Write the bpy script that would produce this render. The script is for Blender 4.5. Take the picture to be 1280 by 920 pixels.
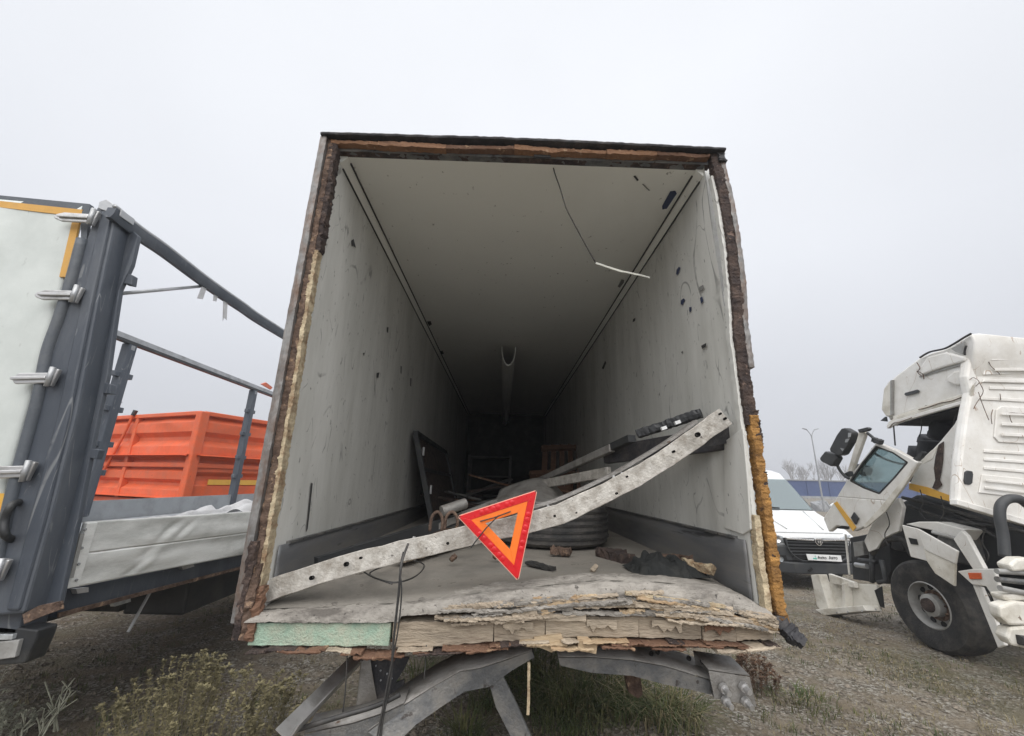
import bpy, math, random
from mathutils import Vector, Matrix, Euler, noise
random.seed(7)
scn = bpy.context.scene
for o in list(bpy.data.objects): bpy.data.objects.remove(o)
col = scn.collection

# ---------------------------------------------------------------- camera
cam = bpy.data.cameras.new('camera'); cob = bpy.data.objects.new('camera', cam); col.objects.link(cob)
cam.sensor_width = 36; cam.lens = 36*510/1280; cam.clip_start = 0.05; cam.clip_end = 3000
pit, roll, yaw = math.radians(15.7), math.radians(1.4), math.atan(8.5/510)*.98
fw = Vector((math.sin(yaw)*math.cos(pit), math.cos(yaw)*math.cos(pit), math.sin(pit)))
r0 = Vector((math.cos(yaw), -math.sin(yaw), 0)); u0 = r0.cross(fw)
rt = math.cos(roll)*r0+math.sin(roll)*u0; up = math.cos(roll)*u0-math.sin(roll)*r0
cob.matrix_world = Matrix(((rt.x, up.x, -fw.x, 0), (rt.y, up.y, -fw.y, 0), (rt.z, up.z, -fw.z, 1.75), (0, 0, 0, 1)))
scn.camera = cob
scn.render.resolution_x, scn.render.resolution_y = 1024, 736

# ---------------------------------------------------------------- overcast sky
SUN_EL, SUN_AZ = math.radians(54), math.radians(184)
w = bpy.data.worlds.new('World'); scn.world = w; w.use_nodes = True
nt = w.node_tree; nt.nodes.clear()
N = nt.nodes.new; L = nt.links.new
out = N('ShaderNodeOutputWorld'); bg = N('ShaderNodeBackground')
sky = N('ShaderNodeTexSky'); sky.sky_type = 'NISHITA'; sky.sun_disc = False
sky.sun_elevation = SUN_EL; sky.sun_rotation = SUN_AZ; sky.dust_density = 6; sky.air_density = 1.0
sc = N('ShaderNodeVectorMath'); sc.operation = 'SCALE'; sc.inputs['Scale'].default_value = 0.05
tc = N('ShaderNodeTexCoord'); sp = N('ShaderNodeSeparateXYZ')
rp = N('ShaderNodeValToRGB'); e = rp.color_ramp.elements
e[0].position = 0.0; e[0].color = (0.357, 0.368, 0.394, 1)
e[1].position = .75; e[1].color = (0.529, 0.542, 0.568, 1)
x = rp.color_ramp.elements.new(.22); x.color = (0.400, 0.411, 0.439, 1)
x = rp.color_ramp.elements.new(.45); x.color = (0.477, 0.490, 0.519, 1)
nz = N('ShaderNodeTexNoise'); nz.inputs['Scale'].default_value = 1.6; nz.inputs['Detail'].default_value = 3; nz.inputs['Roughness'].default_value = .45
mr = N('ShaderNodeMapRange'); mr.inputs['From Min'].default_value = .3; mr.inputs['From Max'].default_value = .7
mr.inputs['To Min'].default_value = .955; mr.inputs['To Max'].default_value = 1.045
sc2 = N('ShaderNodeVectorMath'); sc2.operation = 'SCALE'
mx = N('ShaderNodeMix'); mx.data_type = 'RGBA'; mx.inputs['Factor'].default_value = .93
L(tc.outputs['Generated'], sp.inputs[0]); L(sp.outputs['Z'], rp.inputs['Fac']); L(tc.outputs['Generated'], nz.inputs['Vector'])
L(nz.outputs['Fac'], mr.inputs['Value']); L(rp.outputs['Color'], sc2.inputs[0]); L(mr.outputs['Result'], sc2.inputs['Scale'])
L(sky.outputs['Color'], sc.inputs[0]); L(sc.outputs[0], mx.inputs['A']); L(sc2.outputs[0], mx.inputs['B'])
L(mx.outputs['Result'], bg.inputs['Color']); bg.inputs['Strength'].default_value = 1.0
L(bg.outputs[0], out.inputs['Surface'])
sl = bpy.data.lights.new('sun', 'SUN'); sl.energy = 1.5; sl.angle = math.radians(78); sl.color = (1, .97, .93)
so = bpy.data.objects.new('sun', sl); col.objects.link(so)
sd = Vector((math.sin(SUN_AZ)*math.cos(SUN_EL), math.cos(SUN_AZ)*math.cos(SUN_EL), math.sin(SUN_EL)))
so.rotation_euler = sd.to_track_quat('Z', 'Y').to_euler()
vs = scn.view_settings; vs.view_transform = 'Standard'; vs.look = 'None'; vs.gamma = 1; vs.use_curve_mapping = False
vs.exposure = 0.93
scn.render.engine = 'CYCLES'
scn.cycles.max_bounces = 8; scn.cycles.diffuse_bounces = 2; scn.cycles.transparent_max_bounces = 12

# ---------------------------------------------------------------- materials
MATS = {}
def mat(name, base, rough=.6, metal=0., var=.18, vscale=3., dirt=None, damt=.35, dscale=4., stretch=(1, 1, 1), dsoft=.12,
        dirt2=None, d2amt=.3, d2scale=14., stretch2=(1, 1, 1), bump=.15, bscale=60., spec=.5, coat=0., scratch=None, sscale=5., sst=(1, 1, 1), swid=.006):
    m = bpy.data.materials.new(name); m.use_nodes = True; t = m.node_tree; b = t.nodes['Principled BSDF']
    n = t.nodes.new; l = t.links.new
    tc = n('ShaderNodeTexCoord'); oi = n('ShaderNodeObjectInfo')
    off = n('ShaderNodeVectorMath'); off.operation = 'MULTIPLY_ADD'; off.inputs[1].default_value = (1, 1, 1)
    rs = n('ShaderNodeVectorMath'); rs.operation = 'SCALE'; rs.inputs[0].default_value = (17, 31, 23)
    l(oi.outputs['Random'], rs.inputs['Scale']); l(tc.outputs['Object'], off.inputs[0]); l(rs.outputs[0], off.inputs[2])
    def nz(scale, st, detail=6, rough_=.6):
        mp = n('ShaderNodeVectorMath'); mp.operation = 'MULTIPLY'; mp.inputs[1].default_value = st
        l(off.outputs[0], mp.inputs[0])
        q = n('ShaderNodeTexNoise'); q.inputs['Scale'].default_value = scale; q.inputs['Detail'].default_value = detail
        q.inputs['Roughness'].default_value = rough_; l(mp.outputs[0], q.inputs['Vector']); return q.outputs['Fac']
    def mapr(v, a, b_, c, d):
        q = n('ShaderNodeMapRange'); q.inputs['From Min'].default_value = a; q.inputs['From Max'].default_value = b_
        q.inputs['To Min'].default_value = c; q.inputs['To Max'].default_value = d; l(v, q.inputs['Value']); return q.outputs['Result']
    def mix(f, a, b_):
        q = n('ShaderNodeMix'); q.data_type = 'RGBA'; l(f, q.inputs['Factor'])
        for s, v in (('A', a), ('B', b_)):
            if isinstance(v, tuple): q.inputs[s].default_value = (*v, 1)
            else: l(v, q.inputs[s])
        return q.outputs['Result']
    c = mix(mapr(nz(vscale, stretch), .3, .7, 0, 1), tuple(v*(1-var) for v in base), tuple(min(1, v*(1+var)) for v in base))
    if dirt:
        th = 1-damt
        c = mix(mapr(nz(dscale, stretch, 9, .68), .2+.6*th-dsoft, .2+.6*th+dsoft, 0, .92), c, dirt)
    if dirt2:
        th = 1-d2amt
        c = mix(mapr(nz(d2scale, stretch2, 5, .6), .2+.6*th-.03, .2+.6*th+.03, 0, .85), c, dirt2)
    if scratch:
        for k in (1., 2.7):
            ab = n('ShaderNodeMath'); ab.operation = 'SUBTRACT'; ab.inputs[1].default_value = .5; l(nz(sscale*k, sst, .6, .5), ab.inputs[0])
            a2 = n('ShaderNodeMath'); a2.operation = 'ABSOLUTE'; l(ab.outputs[0], a2.inputs[0])
            mm = n('ShaderNodeMath'); mm.operation = 'MULTIPLY'; l(mapr(a2.outputs[0], swid*.4, swid, .75, 0), mm.inputs[0]); l(mapr(nz(sscale*.55*k, (1, 1, 1), 4), .52, .60, 0, 1), mm.inputs[1])
            c = mix(mm.outputs[0], c, scratch)
    l(c, b.inputs['Base Color'])
    l(mapr(nz(vscale*2.3, stretch), .3, .7, max(.02, rough-.12), min(1, rough+.12)), b.inputs['Roughness'])
    b.inputs['Metallic'].default_value = metal; b.inputs['Specular IOR Level'].default_value = spec; b.inputs['Coat Weight'].default_value = coat
    if bump:
        bp = n('ShaderNodeBump'); bp.inputs['Strength'].default_value = bump; bp.inputs['Distance'].default_value = .02
        l(nz(bscale, stretch, 4), bp.inputs['Height']); l(bp.outputs[0], b.inputs['Normal'])
    MATS[name] = m; return m
def glass(name, tint, tr=.55, refl=.18):
    m = bpy.data.materials.new(name); m.use_nodes = True; t = m.node_tree; t.nodes.clear(); n = t.nodes.new; l = t.links.new
    o = n('ShaderNodeOutputMaterial'); tp = n('ShaderNodeBsdfTransparent'); tp.inputs[0].default_value = (*tint, 1)
    g = n('ShaderNodeBsdfGlossy'); g.inputs['Roughness'].default_value = .06; g.inputs['Color'].default_value = (.85, .92, .92, 1)
    df = n('ShaderNodeBsdfDiffuse'); df.inputs['Color'].default_value = (.19, .225, .23, 1)  # grey diffuse layer paints in part of the sky reflection
    fr0 = n('ShaderNodeLayerWeight'); fr0.inputs['Blend'].default_value = .25
    fr = n('ShaderNodeMath'); fr.operation = 'MULTIPLY'; fr.inputs[1].default_value = .45; l(fr0.outputs['Facing'], fr.inputs[0])
    a = n('ShaderNodeMath'); a.operation = 'ADD'; a.use_clamp = True; a.inputs[1].default_value = refl; l(fr.outputs[0], a.inputs[0])
    m1 = n('ShaderNodeMixShader'); m1.inputs[0].default_value = tr; l(df.outputs[0], m1.inputs[1]); l(tp.outputs[0], m1.inputs[2])
    m2 = n('ShaderNodeMixShader'); l(a.outputs[0], m2.inputs[0]); l(m1.outputs[0], m2.inputs[1]); l(g.outputs[0], m2.inputs[2])
    l(m2.outputs[0], o.inputs['Surface']); MATS[name] = m; return m

mat('wall_white', (.76, .76, .725), .5, var=.06, vscale=1.6, dirt=(.50, .50, .46), damt=.42, dscale=3.0, stretch=(1, 1, .22), dsoft=.2,
    dirt2=(.16, .16, .15), d2amt=.20, d2scale=30, stretch2=(1, 1, .5), bump=.08, bscale=18, scratch=(.24, .24, .23), sscale=4, sst=(1, .8, .3), swid=.008)
mat('ceiling_white', (.88, .89, .845), .5, var=.025, vscale=1, dirt2=(.25, .24, .21), d2amt=.17, d2scale=22, stretch2=(1, .6, 1), bump=.05, bscale=14)
mat('kick_grey', (.21, .215, .225), .5, .3, dirt=(.26, .25, .23), damt=.4, dscale=3, stretch=(1, .3, 2), dirt2=(.05, .05, .05), d2amt=.25, d2scale=8, stretch2=(1, .15, 2), bump=.1)
mat('floor_grey', (.23, .215, .19), .8, var=.25, vscale=2, dirt=(.30, .275, .24), damt=.42, dscale=3, dirt2=(.07, .06, .05), d2amt=.22, d2scale=12, bump=.3, bscale=45)
mat('skin_grey', (.37, .345, .31), .75, var=.3, vscale=6, dirt=(.09, .08, .07), damt=.44, dscale=12, stretch=(.5, 1, 1), dirt2=(.05, .045, .04), d2amt=.24, d2scale=45, bump=.6, bscale=70)
mat('aluminium', (.52, .50, .46), .5, .3, var=.2, vscale=11, dirt=(.20, .17, .135), damt=.38, dscale=16, dsoft=.16, dirt2=(.06, .05, .045), d2amt=.2, d2scale=40, bump=.25)
mat('bare_metal', (.55, .55, .55), .38, .7, var=.12, dirt=(.2, .19, .17), damt=.3, bump=.06)
mat('edge_metal', (.22, .215, .21), .5, .35, var=.3, vscale=14, dirt=(.15, .09, .06), damt=.40, dscale=16, stretch=(1, 1, .4), dirt2=(.06, .05, .045), d2amt=.22, d2scale=40, bump=.3)
mat('rust', (.165, .11, .08), .9, var=.45, vscale=12, dirt=(.045, .025, .018), damt=.45, dscale=14, dirt2=(.30, .20, .13), d2amt=.3, d2scale=26, bump=.7, bscale=50)
mat('rotten_brown', (.085, .058, .047), .9, var=.45, vscale=14, dirt=(.03, .022, .022), damt=.5, dscale=12, dirt2=(.22, .15, .12), d2amt=.25, d2scale=26, bump=.8, bscale=50)
mat('foam_cream', (.56, .47, .32), .9, var=.25, vscale=18, dirt=(.20, .10, .045), damt=.40, dscale=13, bump=.6, bscale=70)
mat('foam_orange', (.42, .22, .065), .9, var=.3, vscale=16, dirt=(.15, .075, .025), damt=.44, dscale=12, dirt2=(.055, .03, .02), d2amt=.3, d2scale=12, bump=.9, bscale=60)
mat('foam_green', (.38, .52, .41), .92, var=.14, vscale=30, dirt=(.52, .53, .42), damt=.38, dscale=11, dirt2=(.26, .30, .22), d2amt=.2, d2scale=40, bump=.6, bscale=110)
mat('wood_grey', (.44, .37, .285), .9, var=.35, vscale=14, stretch=(.35, 1, 1.6), dirt=(.20, .155, .115), damt=.36, dscale=10, dirt2=(.09, .07, .05), d2amt=.19, d2scale=24, stretch2=(.35, 1, 1.6), bump=.6, bscale=60)
mat('wood_rust', (.29, .155, .085), .88, var=.35, vscale=9, stretch=(.4, 1, 1.5), dirt=(.10, .055, .035), damt=.36, dscale=9, dirt2=(.42, .28, .18), d2amt=.28, d2scale=18, bump=.5, bscale=60)
mat('wood_fresh', (.47, .365, .24), .88, var=.25, vscale=14, stretch=(.3, 1, 1.5), dirt=(.30, .17, .08), damt=.36, dscale=8, bump=.5, bscale=60)
mat('wood_brown', (.19, .105, .065), .88, var=.35, vscale=9, stretch=(.4, 1, 1.5), dirt=(.09, .045, .03), damt=.4, dscale=9, dirt2=(.36, .24, .15), d2amt=.28, d2scale=22, bump=.5, bscale=60)
mat('black_skin', (.03, .03, .035), .6, var=.3, dirt=(.10, .09, .085), damt=.35, dscale=9, bump=.3)
mat('steel_grey', (.135, .14, .145), .55, .35, var=.25, vscale=6, dirt=(.25, .235, .21), damt=.42, dscale=6, dirt2=(.05, .04, .035), d2amt=.25, d2scale=18, bump=.3)
mat('steel_light', (.30, .29, .275), .55, .35, var=.2, vscale=6, dirt=(.14, .125, .11), damt=.4, dscale=7, dirt2=(.10, .055, .03), d2amt=.18, d2scale=16, bump=.3)
mat('hole_black', (.012, .012, .012), .9, bump=0)  # near-black, for black parts and the painted dark of holes and gaps
mat('rubber', (.022, .022, .023), .75, var=.3, dirt=(.075, .07, .062), damt=.4, dscale=7, bump=.3)
mat('tyre_dusty', (.05, .05, .05), .8, var=.3, dirt=(.14, .13, .12), damt=.45, dscale=5, bump=.3)
mat('plastic_black', (.028, .03, .033), .5, var=.2, dirt=(.06, .06, .055), damt=.3, bump=.08)
mat('plastic_grey', (.045, .048, .052), .55, var=.15, dirt=(.075, .075, .07), damt=.3, bump=.08)
mat('cloth_black', (.018, .02, .02), .9, dirt=(.06, .06, .055), damt=.35, bump=.4)
mat('tri_red', (.66, .010, .016), .35, var=.12, vscale=25, bump=.1, bscale=150, coat=.12)
mat('tri_orange', (.95, .20, .02), .5, var=.06, vscale=20, bump=.06, bscale=180)
mat('tri_edge', (.85, .42, .32), .4, var=.05, bump=0)
mat('post_blue', (.066, .078, .098), .5, .1, var=.16, vscale=4, dirt=(.11, .12, .135), damt=.34, dscale=4, stretch=(1, 1, .25), dirt2=(.20, .21, .22), d2amt=.12, d2scale=16, stretch2=(1, 1, .3), bump=.1, scratch=(.22, .23, .24), sscale=5, sst=(1, 1, .12), swid=.006)
mat('tarp_grey', (.085, .098, .115), .5, var=.15, dirt=(.14, .15, .16), damt=.35, bump=.15)
mat('tarp_white', (.64, .68, .66), .42, var=.05, vscale=2, dirt=(.50, .54, .52), damt=.38, dscale=3, dsoft=.2, dirt2=(.38, .40, .38), d2amt=.17, d2scale=24, stretch2=(1, 1, .4), bump=.06, bscale=12)
mat('cloth_white', (.60, .60, .61), .7, var=.1, dirt=(.3, .3, .3), damt=.3, bump=.2)
mat('tape_orange', (.62, .34, .07), .5, var=.12, dirt=(.45, .28, .1), damt=.3, bump=.05)
mat('tape_yellow', (.74, .42, .07), .5, var=.12, bump=.05)
mat('board_white', (.80, .81, .79), .42, .1, var=.07, vscale=3, dirt=(.42, .43, .41), damt=.35, dscale=4, stretch=(1, .4, 1.4), dirt2=(.22, .21, .19), d2amt=.12, d2scale=16, bump=.07)
mat('board_grey', (.33, .35, .37), .5, .1, var=.08, dirt=(.23, .24, .25), damt=.3, bump=.08)
mat('rail_silver', (.42, .43, .44), .4, .55, var=.12, dirt=(.2, .2, .2), damt=.3, bump=.08)
mat('paint_orange', (.74, .125, .038), .5, var=.1, vscale=2, dirt=(.52, .13, .065), damt=.42, dscale=5, dsoft=.2, dirt2=(.20, .06, .03), d2amt=.16, d2scale=26, bump=.08)
mat('truck_white', (.82, .81, .78), .38, var=.05, vscale=2, dirt=(.60, .57, .51), damt=.36, dscale=3.5, dsoft=.2, dirt2=(.25, .12, .05), d2amt=.165, d2scale=13, stretch2=(1, 1, .35), bump=.06, bscale=10, coat=.2, scratch=(.30, .19, .10), sscale=3, sst=(1, 1, .4), swid=.004)
mat('truck_cream', (.74, .715, .65), .45, var=.07, dirt=(.45, .41, .33), damt=.38, dscale=4, dirt2=(.12, .07, .04), d2amt=.15, d2scale=12, bump=.1, bscale=14)
mat('truck_grey', (.38, .38, .37), .5, .2, var=.15, dirt=(.2, .19, .175), damt=.4, bump=.15)
mat('van_white', (.68, .69, .69), .3, var=.015, vscale=1, bump=0, coat=.3)
mat('chrome', (.75, .75, .76), .2, .9, var=.08, bump=0)
mat('headlamp', (.55, .58, .6), .12, .3, var=.3, vscale=18, bump=.3, bscale=30, coat=.8)
mat('lamp_amber', (.62, .12, .04), .3, bump=.1)
mat('plate_white', (.86, .87, .87), .4, var=.03, bump=0)
mat('ink_dark', (.02, .022, .025), .6, bump=0)
mat('ink_green', (.10, .55, .42), .6, bump=0)
mat('tape_blue', (.035, .05, .11), .5, bump=.05)
mat('mark_dark', (.055, .055, .055), .8, var=.3, bump=.1)
mat('mark_grey', (.22, .22, .21), .8, var=.3, bump=.1)
mat('cable_black', (.03, .03, .03), .6, dirt=(.09, .085, .08), damt=.4, bump=.1)
mat('cable_pale', (.55, .55, .50), .6, bump=.1)
mat('seat_black', (.025, .027, .032), .8, bump=.3)
mat('far_blue', (.05, .08, .19), .5, var=.12, bump=.05)
mat('far_grey', (.30, .31, .32), .6, var=.2, bump=.05)
mat('pole_grey', (.30, .31, .32), .5, .3, bump=.05)
mat('bark_mist_pale', (.30, .29, .285), .9, bump=.2)  # paler than bare bark: part of the mist is in this colour
mat('stone', (.175, .15, .12), .92, var=.75, vscale=28, bump=.3)
mat('weed_dry', (.25, .22, .12), .9, var=.35, vscale=9, bump=0)
mat('weed_pale', (.42, .42, .33), .9, var=.25, vscale=9, bump=0)
mat('weed_red', (.13, .075, .045), .9, var=.4, vscale=9, bump=0)
mat('grass_green', (.06, .085, .028), .9, var=.4, vscale=6, dirt=(.20, .18, .08), damt=.38, dscale=5, bump=0)
mat('grass_dry', (.23, .195, .11), .9, var=.4, vscale=6, bump=0)
glass('glass_teal', (.62, .74, .75), .80, .05)
glass('glass_van', (.7, .8, .8), .55, .20)

# ---------------------------------------------------------------- mesh helpers
W = {}                       # world position of every origin
def V(p): return Vector(p)
def rot2(v, a): return Vector((v.x*math.cos(a)-v.y*math.sin(a), v.x*math.sin(a)+v.y*math.cos(a), v.z))
class MB:
    def __init__(s): s.v = []; s.f = []
    def add(s, vs, fs):
        k = len(s.v); s.v += [Vector(p) for p in vs]; s.f += [[k+i for i in f] for f in fs]; return s
    def box(s, c, d, R=None):
        c = V(c); P = []
        for sx in (-.5, .5):
            for sy in (-.5, .5):
                for sz in (-.5, .5):
                    q = Vector((sx*d[0], sy*d[1], sz*d[2]))
                    if R: q = R @ q
                    P.append(c+q)
        return s.add(P, [[0, 1, 3, 2], [4, 6, 7, 5], [0, 4, 5, 1], [2, 3, 7, 6], [0, 2, 6, 4], [1, 5, 7, 3]])
    def beam(s, a, b, w_, h, upv=(0, 0, 1)):
        a, b = V(a), V(b); t = (b-a).normalized(); u = V(upv); sd_ = t.cross(u)
        if sd_.length < 1e-3: sd_ = t.cross(Vector((1, 0, 0)))
        sd_.normalize(); u = sd_.cross(t)
        P = []
        for p in (a, b):
            for i, j in ((-1, -1), (1, -1), (1, 1), (-1, 1)): P.append(p+sd_*i*w_/2+u*j*h/2)
        return s.add(P, [[0, 1, 2, 3], [7, 6, 5, 4], [0, 4, 5, 1], [1, 5, 6, 2], [2, 6, 7, 3], [3, 7, 4, 0]])
    def prism(s, poly, vec):
        n = len(poly); P = [V(p) for p in poly]; vec = V(vec)
        fs = [list(range(n)), list(range(2*n-1, n-1, -1))]+[[i, i+n, (i+1) % n+n, (i+1) % n] for i in range(n)]
        return s.add(P+[p+vec for p in P], fs)
    def sweep(s, pts, prof, upv=(0, 0, 1), scales=None):
        pts = [V(p) for p in pts]; n = len(prof); P = []; last = None
        for i, p in enumerate(pts):
            t = (pts[min(i+1, len(pts)-1)]-pts[max(i-1, 0)]).normalized()
            u = V(upv) if upv is not None else (last if last is not None else t.orthogonal())
            sd_ = t.cross(u)
            if sd_.length < 1e-3: sd_ = t.cross(Vector((1, .1, 0)))
            sd_.normalize(); uu = sd_.cross(t); last = uu.copy(); k = scales[i] if scales else 1
            P += [p+sd_*a*k+uu*b*k for a, b in prof]
        m = len(pts); fs = [[i*n+j, i*n+(j+1) % n, (i+1)*n+(j+1) % n, (i+1)*n+j] for i in range(m-1) for j in range(n)]
        fs += [list(range(n-1, -1, -1)), [(m-1)*n+j for j in range(n)]]
        return s.add(P, fs)
    def tube(s, pts, r, n=8, upv=None, scales=None):
        return s.sweep(pts, [(r*math.cos(2*math.pi*i/n), r*math.sin(2*math.pi*i/n)) for i in range(n)], None, scales)
    def lathe(s, prof, c, ax, n=32, closed=False):
        c = V(c); ax = V(ax).normalized(); a = ax.orthogonal().normalized(); b = ax.cross(a); m = len(prof); P = []
        for i in range(n):
            th = 2*math.pi*i/n; d = a*math.cos(th)+b*math.sin(th)
            P += [c+d*r+ax*h for r, h in prof]
        mm = m if closed else m-1
        return s.add(P, [[i*m+j, i*m+(j+1) % m, ((i+1) % n)*m+(j+1) % m, ((i+1) % n)*m+j] for i in range(n) for j in range(mm)])
    def grid(s, fn, nu, nv):
        P = [fn(i/nu, j/nv) for i in range(nu+1) for j in range(nv+1)]
        return s.add(P, [[i*(nv+1)+j, (i+1)*(nv+1)+j, (i+1)*(nv+1)+j+1, i*(nv+1)+j+1] for i in range(nu) for j in range(nv)])
    def column(s, p0, p1, sx, sy, n, amp, freq=8., seed=0., axis='z', taper=None):
        """rough bar from p0 to p1, section sx by sy, eight points a ring, broken by noise"""
        p0, p1 = V(p0), V(p1); t = (p1-p0).normalized()
        a = Vector((1, 0, 0)) if axis == 'z' else Vector((0, 0, 1)); b = t.cross(a).normalized(); a = b.cross(t)
        ring = [(-.5, -.5), (0, -.54), (.5, -.5), (.54, 0), (.5, .5), (0, .54), (-.5, .5), (-.54, 0)]; P = []
        for i in range(n+1):
            k = i/n; c = p0.lerp(p1, k)
            for u_, v_ in ring:
                q = c+a*u_*sx+b*v_*sy
                d = noise.noise_vector(q*freq*.5+Vector((seed, seed*2, 0)))*amp*.45+noise.noise_vector(q*freq*2.3+Vector((seed, 0, 5)))*amp*.5+noise.noise_vector(q*freq*7+Vector((0, seed, 5)))*amp*.45
                P.append(q+d-t*d.dot(t)*.5)
        fs = [[i*8+j, i*8+(j+1) % 8, (i+1)*8+(j+1) % 8, (i+1)*8+j] for i in range(n) for j in range(8)]
        fs += [[7-j for j in range(8)], [n*8+j for j in range(8)]]
        return s.add(P, fs)
    def jit(s, amp, freq=6., seed=0.):
        for p in s.v:
            d = noise.noise_vector(p*freq+Vector((seed, seed, seed)))*amp; p += d
        return s
    def build(s, name, m, parent=None, smooth=False, bevel=0, bseg=2, sub=0, solid=0, label=None, cat=None, group=None, kind=None):
        lo = Vector((min(p[i] for p in s.v) for i in range(3))); hi = Vector((max(p[i] for p in s.v) for i in range(3)))
        c = (lo+hi)/2
        if parent is None: c.z = lo.z
        me = bpy.data.meshes.new(name); me.from_pydata([p-c for p in s.v], [], s.f)
        me.materials.append(MATS[m]); me.update()
        import bmesh as _b
        bm = _b.new(); bm.from_mesh(me); _b.ops.recalc_face_normals(bm, faces=bm.faces); bm.to_mesh(me); bm.free()
        if smooth:
            me.shade_smooth()
            if smooth is not True: me.set_sharp_from_angle(angle=math.radians(smooth))
        o = bpy.data.objects.new(name, me); col.objects.link(o); put(o, c, parent)
        if solid: q = o.modifiers.new('solid', 'SOLIDIFY'); q.thickness = solid; q.offset = 0
        if bevel: q = o.modifiers.new('bevel', 'BEVEL'); q.width = bevel; q.segments = bseg; q.limit_method = 'ANGLE'; q.angle_limit = math.radians(35)
        if sub: q = o.modifiers.new('sub', 'SUBSURF'); q.levels = sub; q.render_levels = sub
        return tag(o, label, cat, group, kind)
def put(o, c, parent=None):
    o.location = c; W[o.name] = V(c)
    if parent is not None:
        o.parent = parent; o.matrix_parent_inverse = Matrix.Translation(-W[parent.name])
def tag(o, label=None, cat=None, group=None, kind=None):
    for k, v in (('label', label), ('category', cat), ('group', group), ('kind', kind)):
        if v: o[k] = v
    return o
def thing(name, loc, label, cat, group=None):
    o = bpy.data.objects.new(name, None); col.objects.link(o); o.empty_display_size = .2; put(o, V(loc)); return tag(o, label, cat, group)
def again(src, loc, parent, rz=0.):
    """another object sharing the mesh of src, placed by its centre"""
    o = src.copy(); col.objects.link(o); put(o, V(loc), parent); o.rotation_euler = (0, 0, rz); return o
def lerp_poly(P, x):
    for (x0, y0), (x1, y1) in zip(P, P[1:]):
        if x <= x1: return y0+(y1-y0)*max(0, min(1, (x-x0)/(x1-x0)))
    return P[-1][1]
def patch(poly, vec, name, m, parent, **k): return MB().prism(poly, vec).build(name, m, parent, **k)
def wheel(parent, c, r, w_, out_sign, tyre_m='rubber', rim_m='truck_grey', holes=10, ax=Vector((1, 0, 0)), rust=True, rr=.56):
    """wheel > tyre, rim, holes; the axle along ax, the outside towards out_sign"""
    a = ax.normalized()*out_sign; c = V(c); h = w_/2; ri = r*rr
    t = MB().lathe([(ri, -h*.8), (r*.72, -h), (r*.92, -h*.96), (r*.985, -h*.8), (r, -h*.35), (r, h*.35), (r*.985, h*.8), (r*.92, h*.96), (r*.72, h), (ri, h*.8), (ri*.96, 0)], c, a, 48, True)
    for k in (-.5, -.17, .17, .5):      # tread grooves
        pass
    wh = t.build('wheel', tyre_m, parent, smooth=35)
    R_ = MB().lathe([(ri*1.03, h*.82), (ri*.98, h*.86), (ri*.93, h*.55), (ri*.88, h*.2), (ri*.62, h*.28), (ri*.5, h*.34), (ri*.48, h*.75), (ri*.30, h*.8), (ri*.28, h*.95), (.001, h*.97)], c, a, 40)
    R_.build('rim', rim_m, wh, smooth=35)
    MB().lathe([(ri*.46, h*.70), (ri*.47, h*.36), (ri*.66, h*.30), (ri*.66, h*.285)], c, a, 30).build('hub', 'rust' if rust else 'truck_grey', wh, smooth=40)
    MB().lathe([(ri*.31, h*.82), (ri*.29, h*.98), (ri*.2, h*1.02), (.001, h*1.02)], c, a, 24).build('hub_cap', 'rotten_brown' if rust else 'truck_grey', wh, smooth=40)
    u_ = a.orthogonal().normalized(); v_ = a.cross(u_)
    for i in range(holes):
        th = 2*math.pi*i/holes; d = u_*math.cos(th)+v_*math.sin(th)
        MB().lathe([(.001, 0), (r*rr*.13, 0), (r*rr*.14, -.02)], c+d*ri*.79+a*(h*.285), a, 10).build('rim_hole', 'hole_black', wh)
    for i in range(holes):
        th = 2*math.pi*(i+.5)/holes; d = u_*math.cos(th)+v_*math.sin(th)
        MB().lathe([(.001, .03), (r*.022, .03), (r*.026, 0)], c+d*ri*.56+a*(h*.33), a, 6).build('wheel_nut', 'rust' if rust else 'truck_grey', wh)
    return wh

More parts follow.
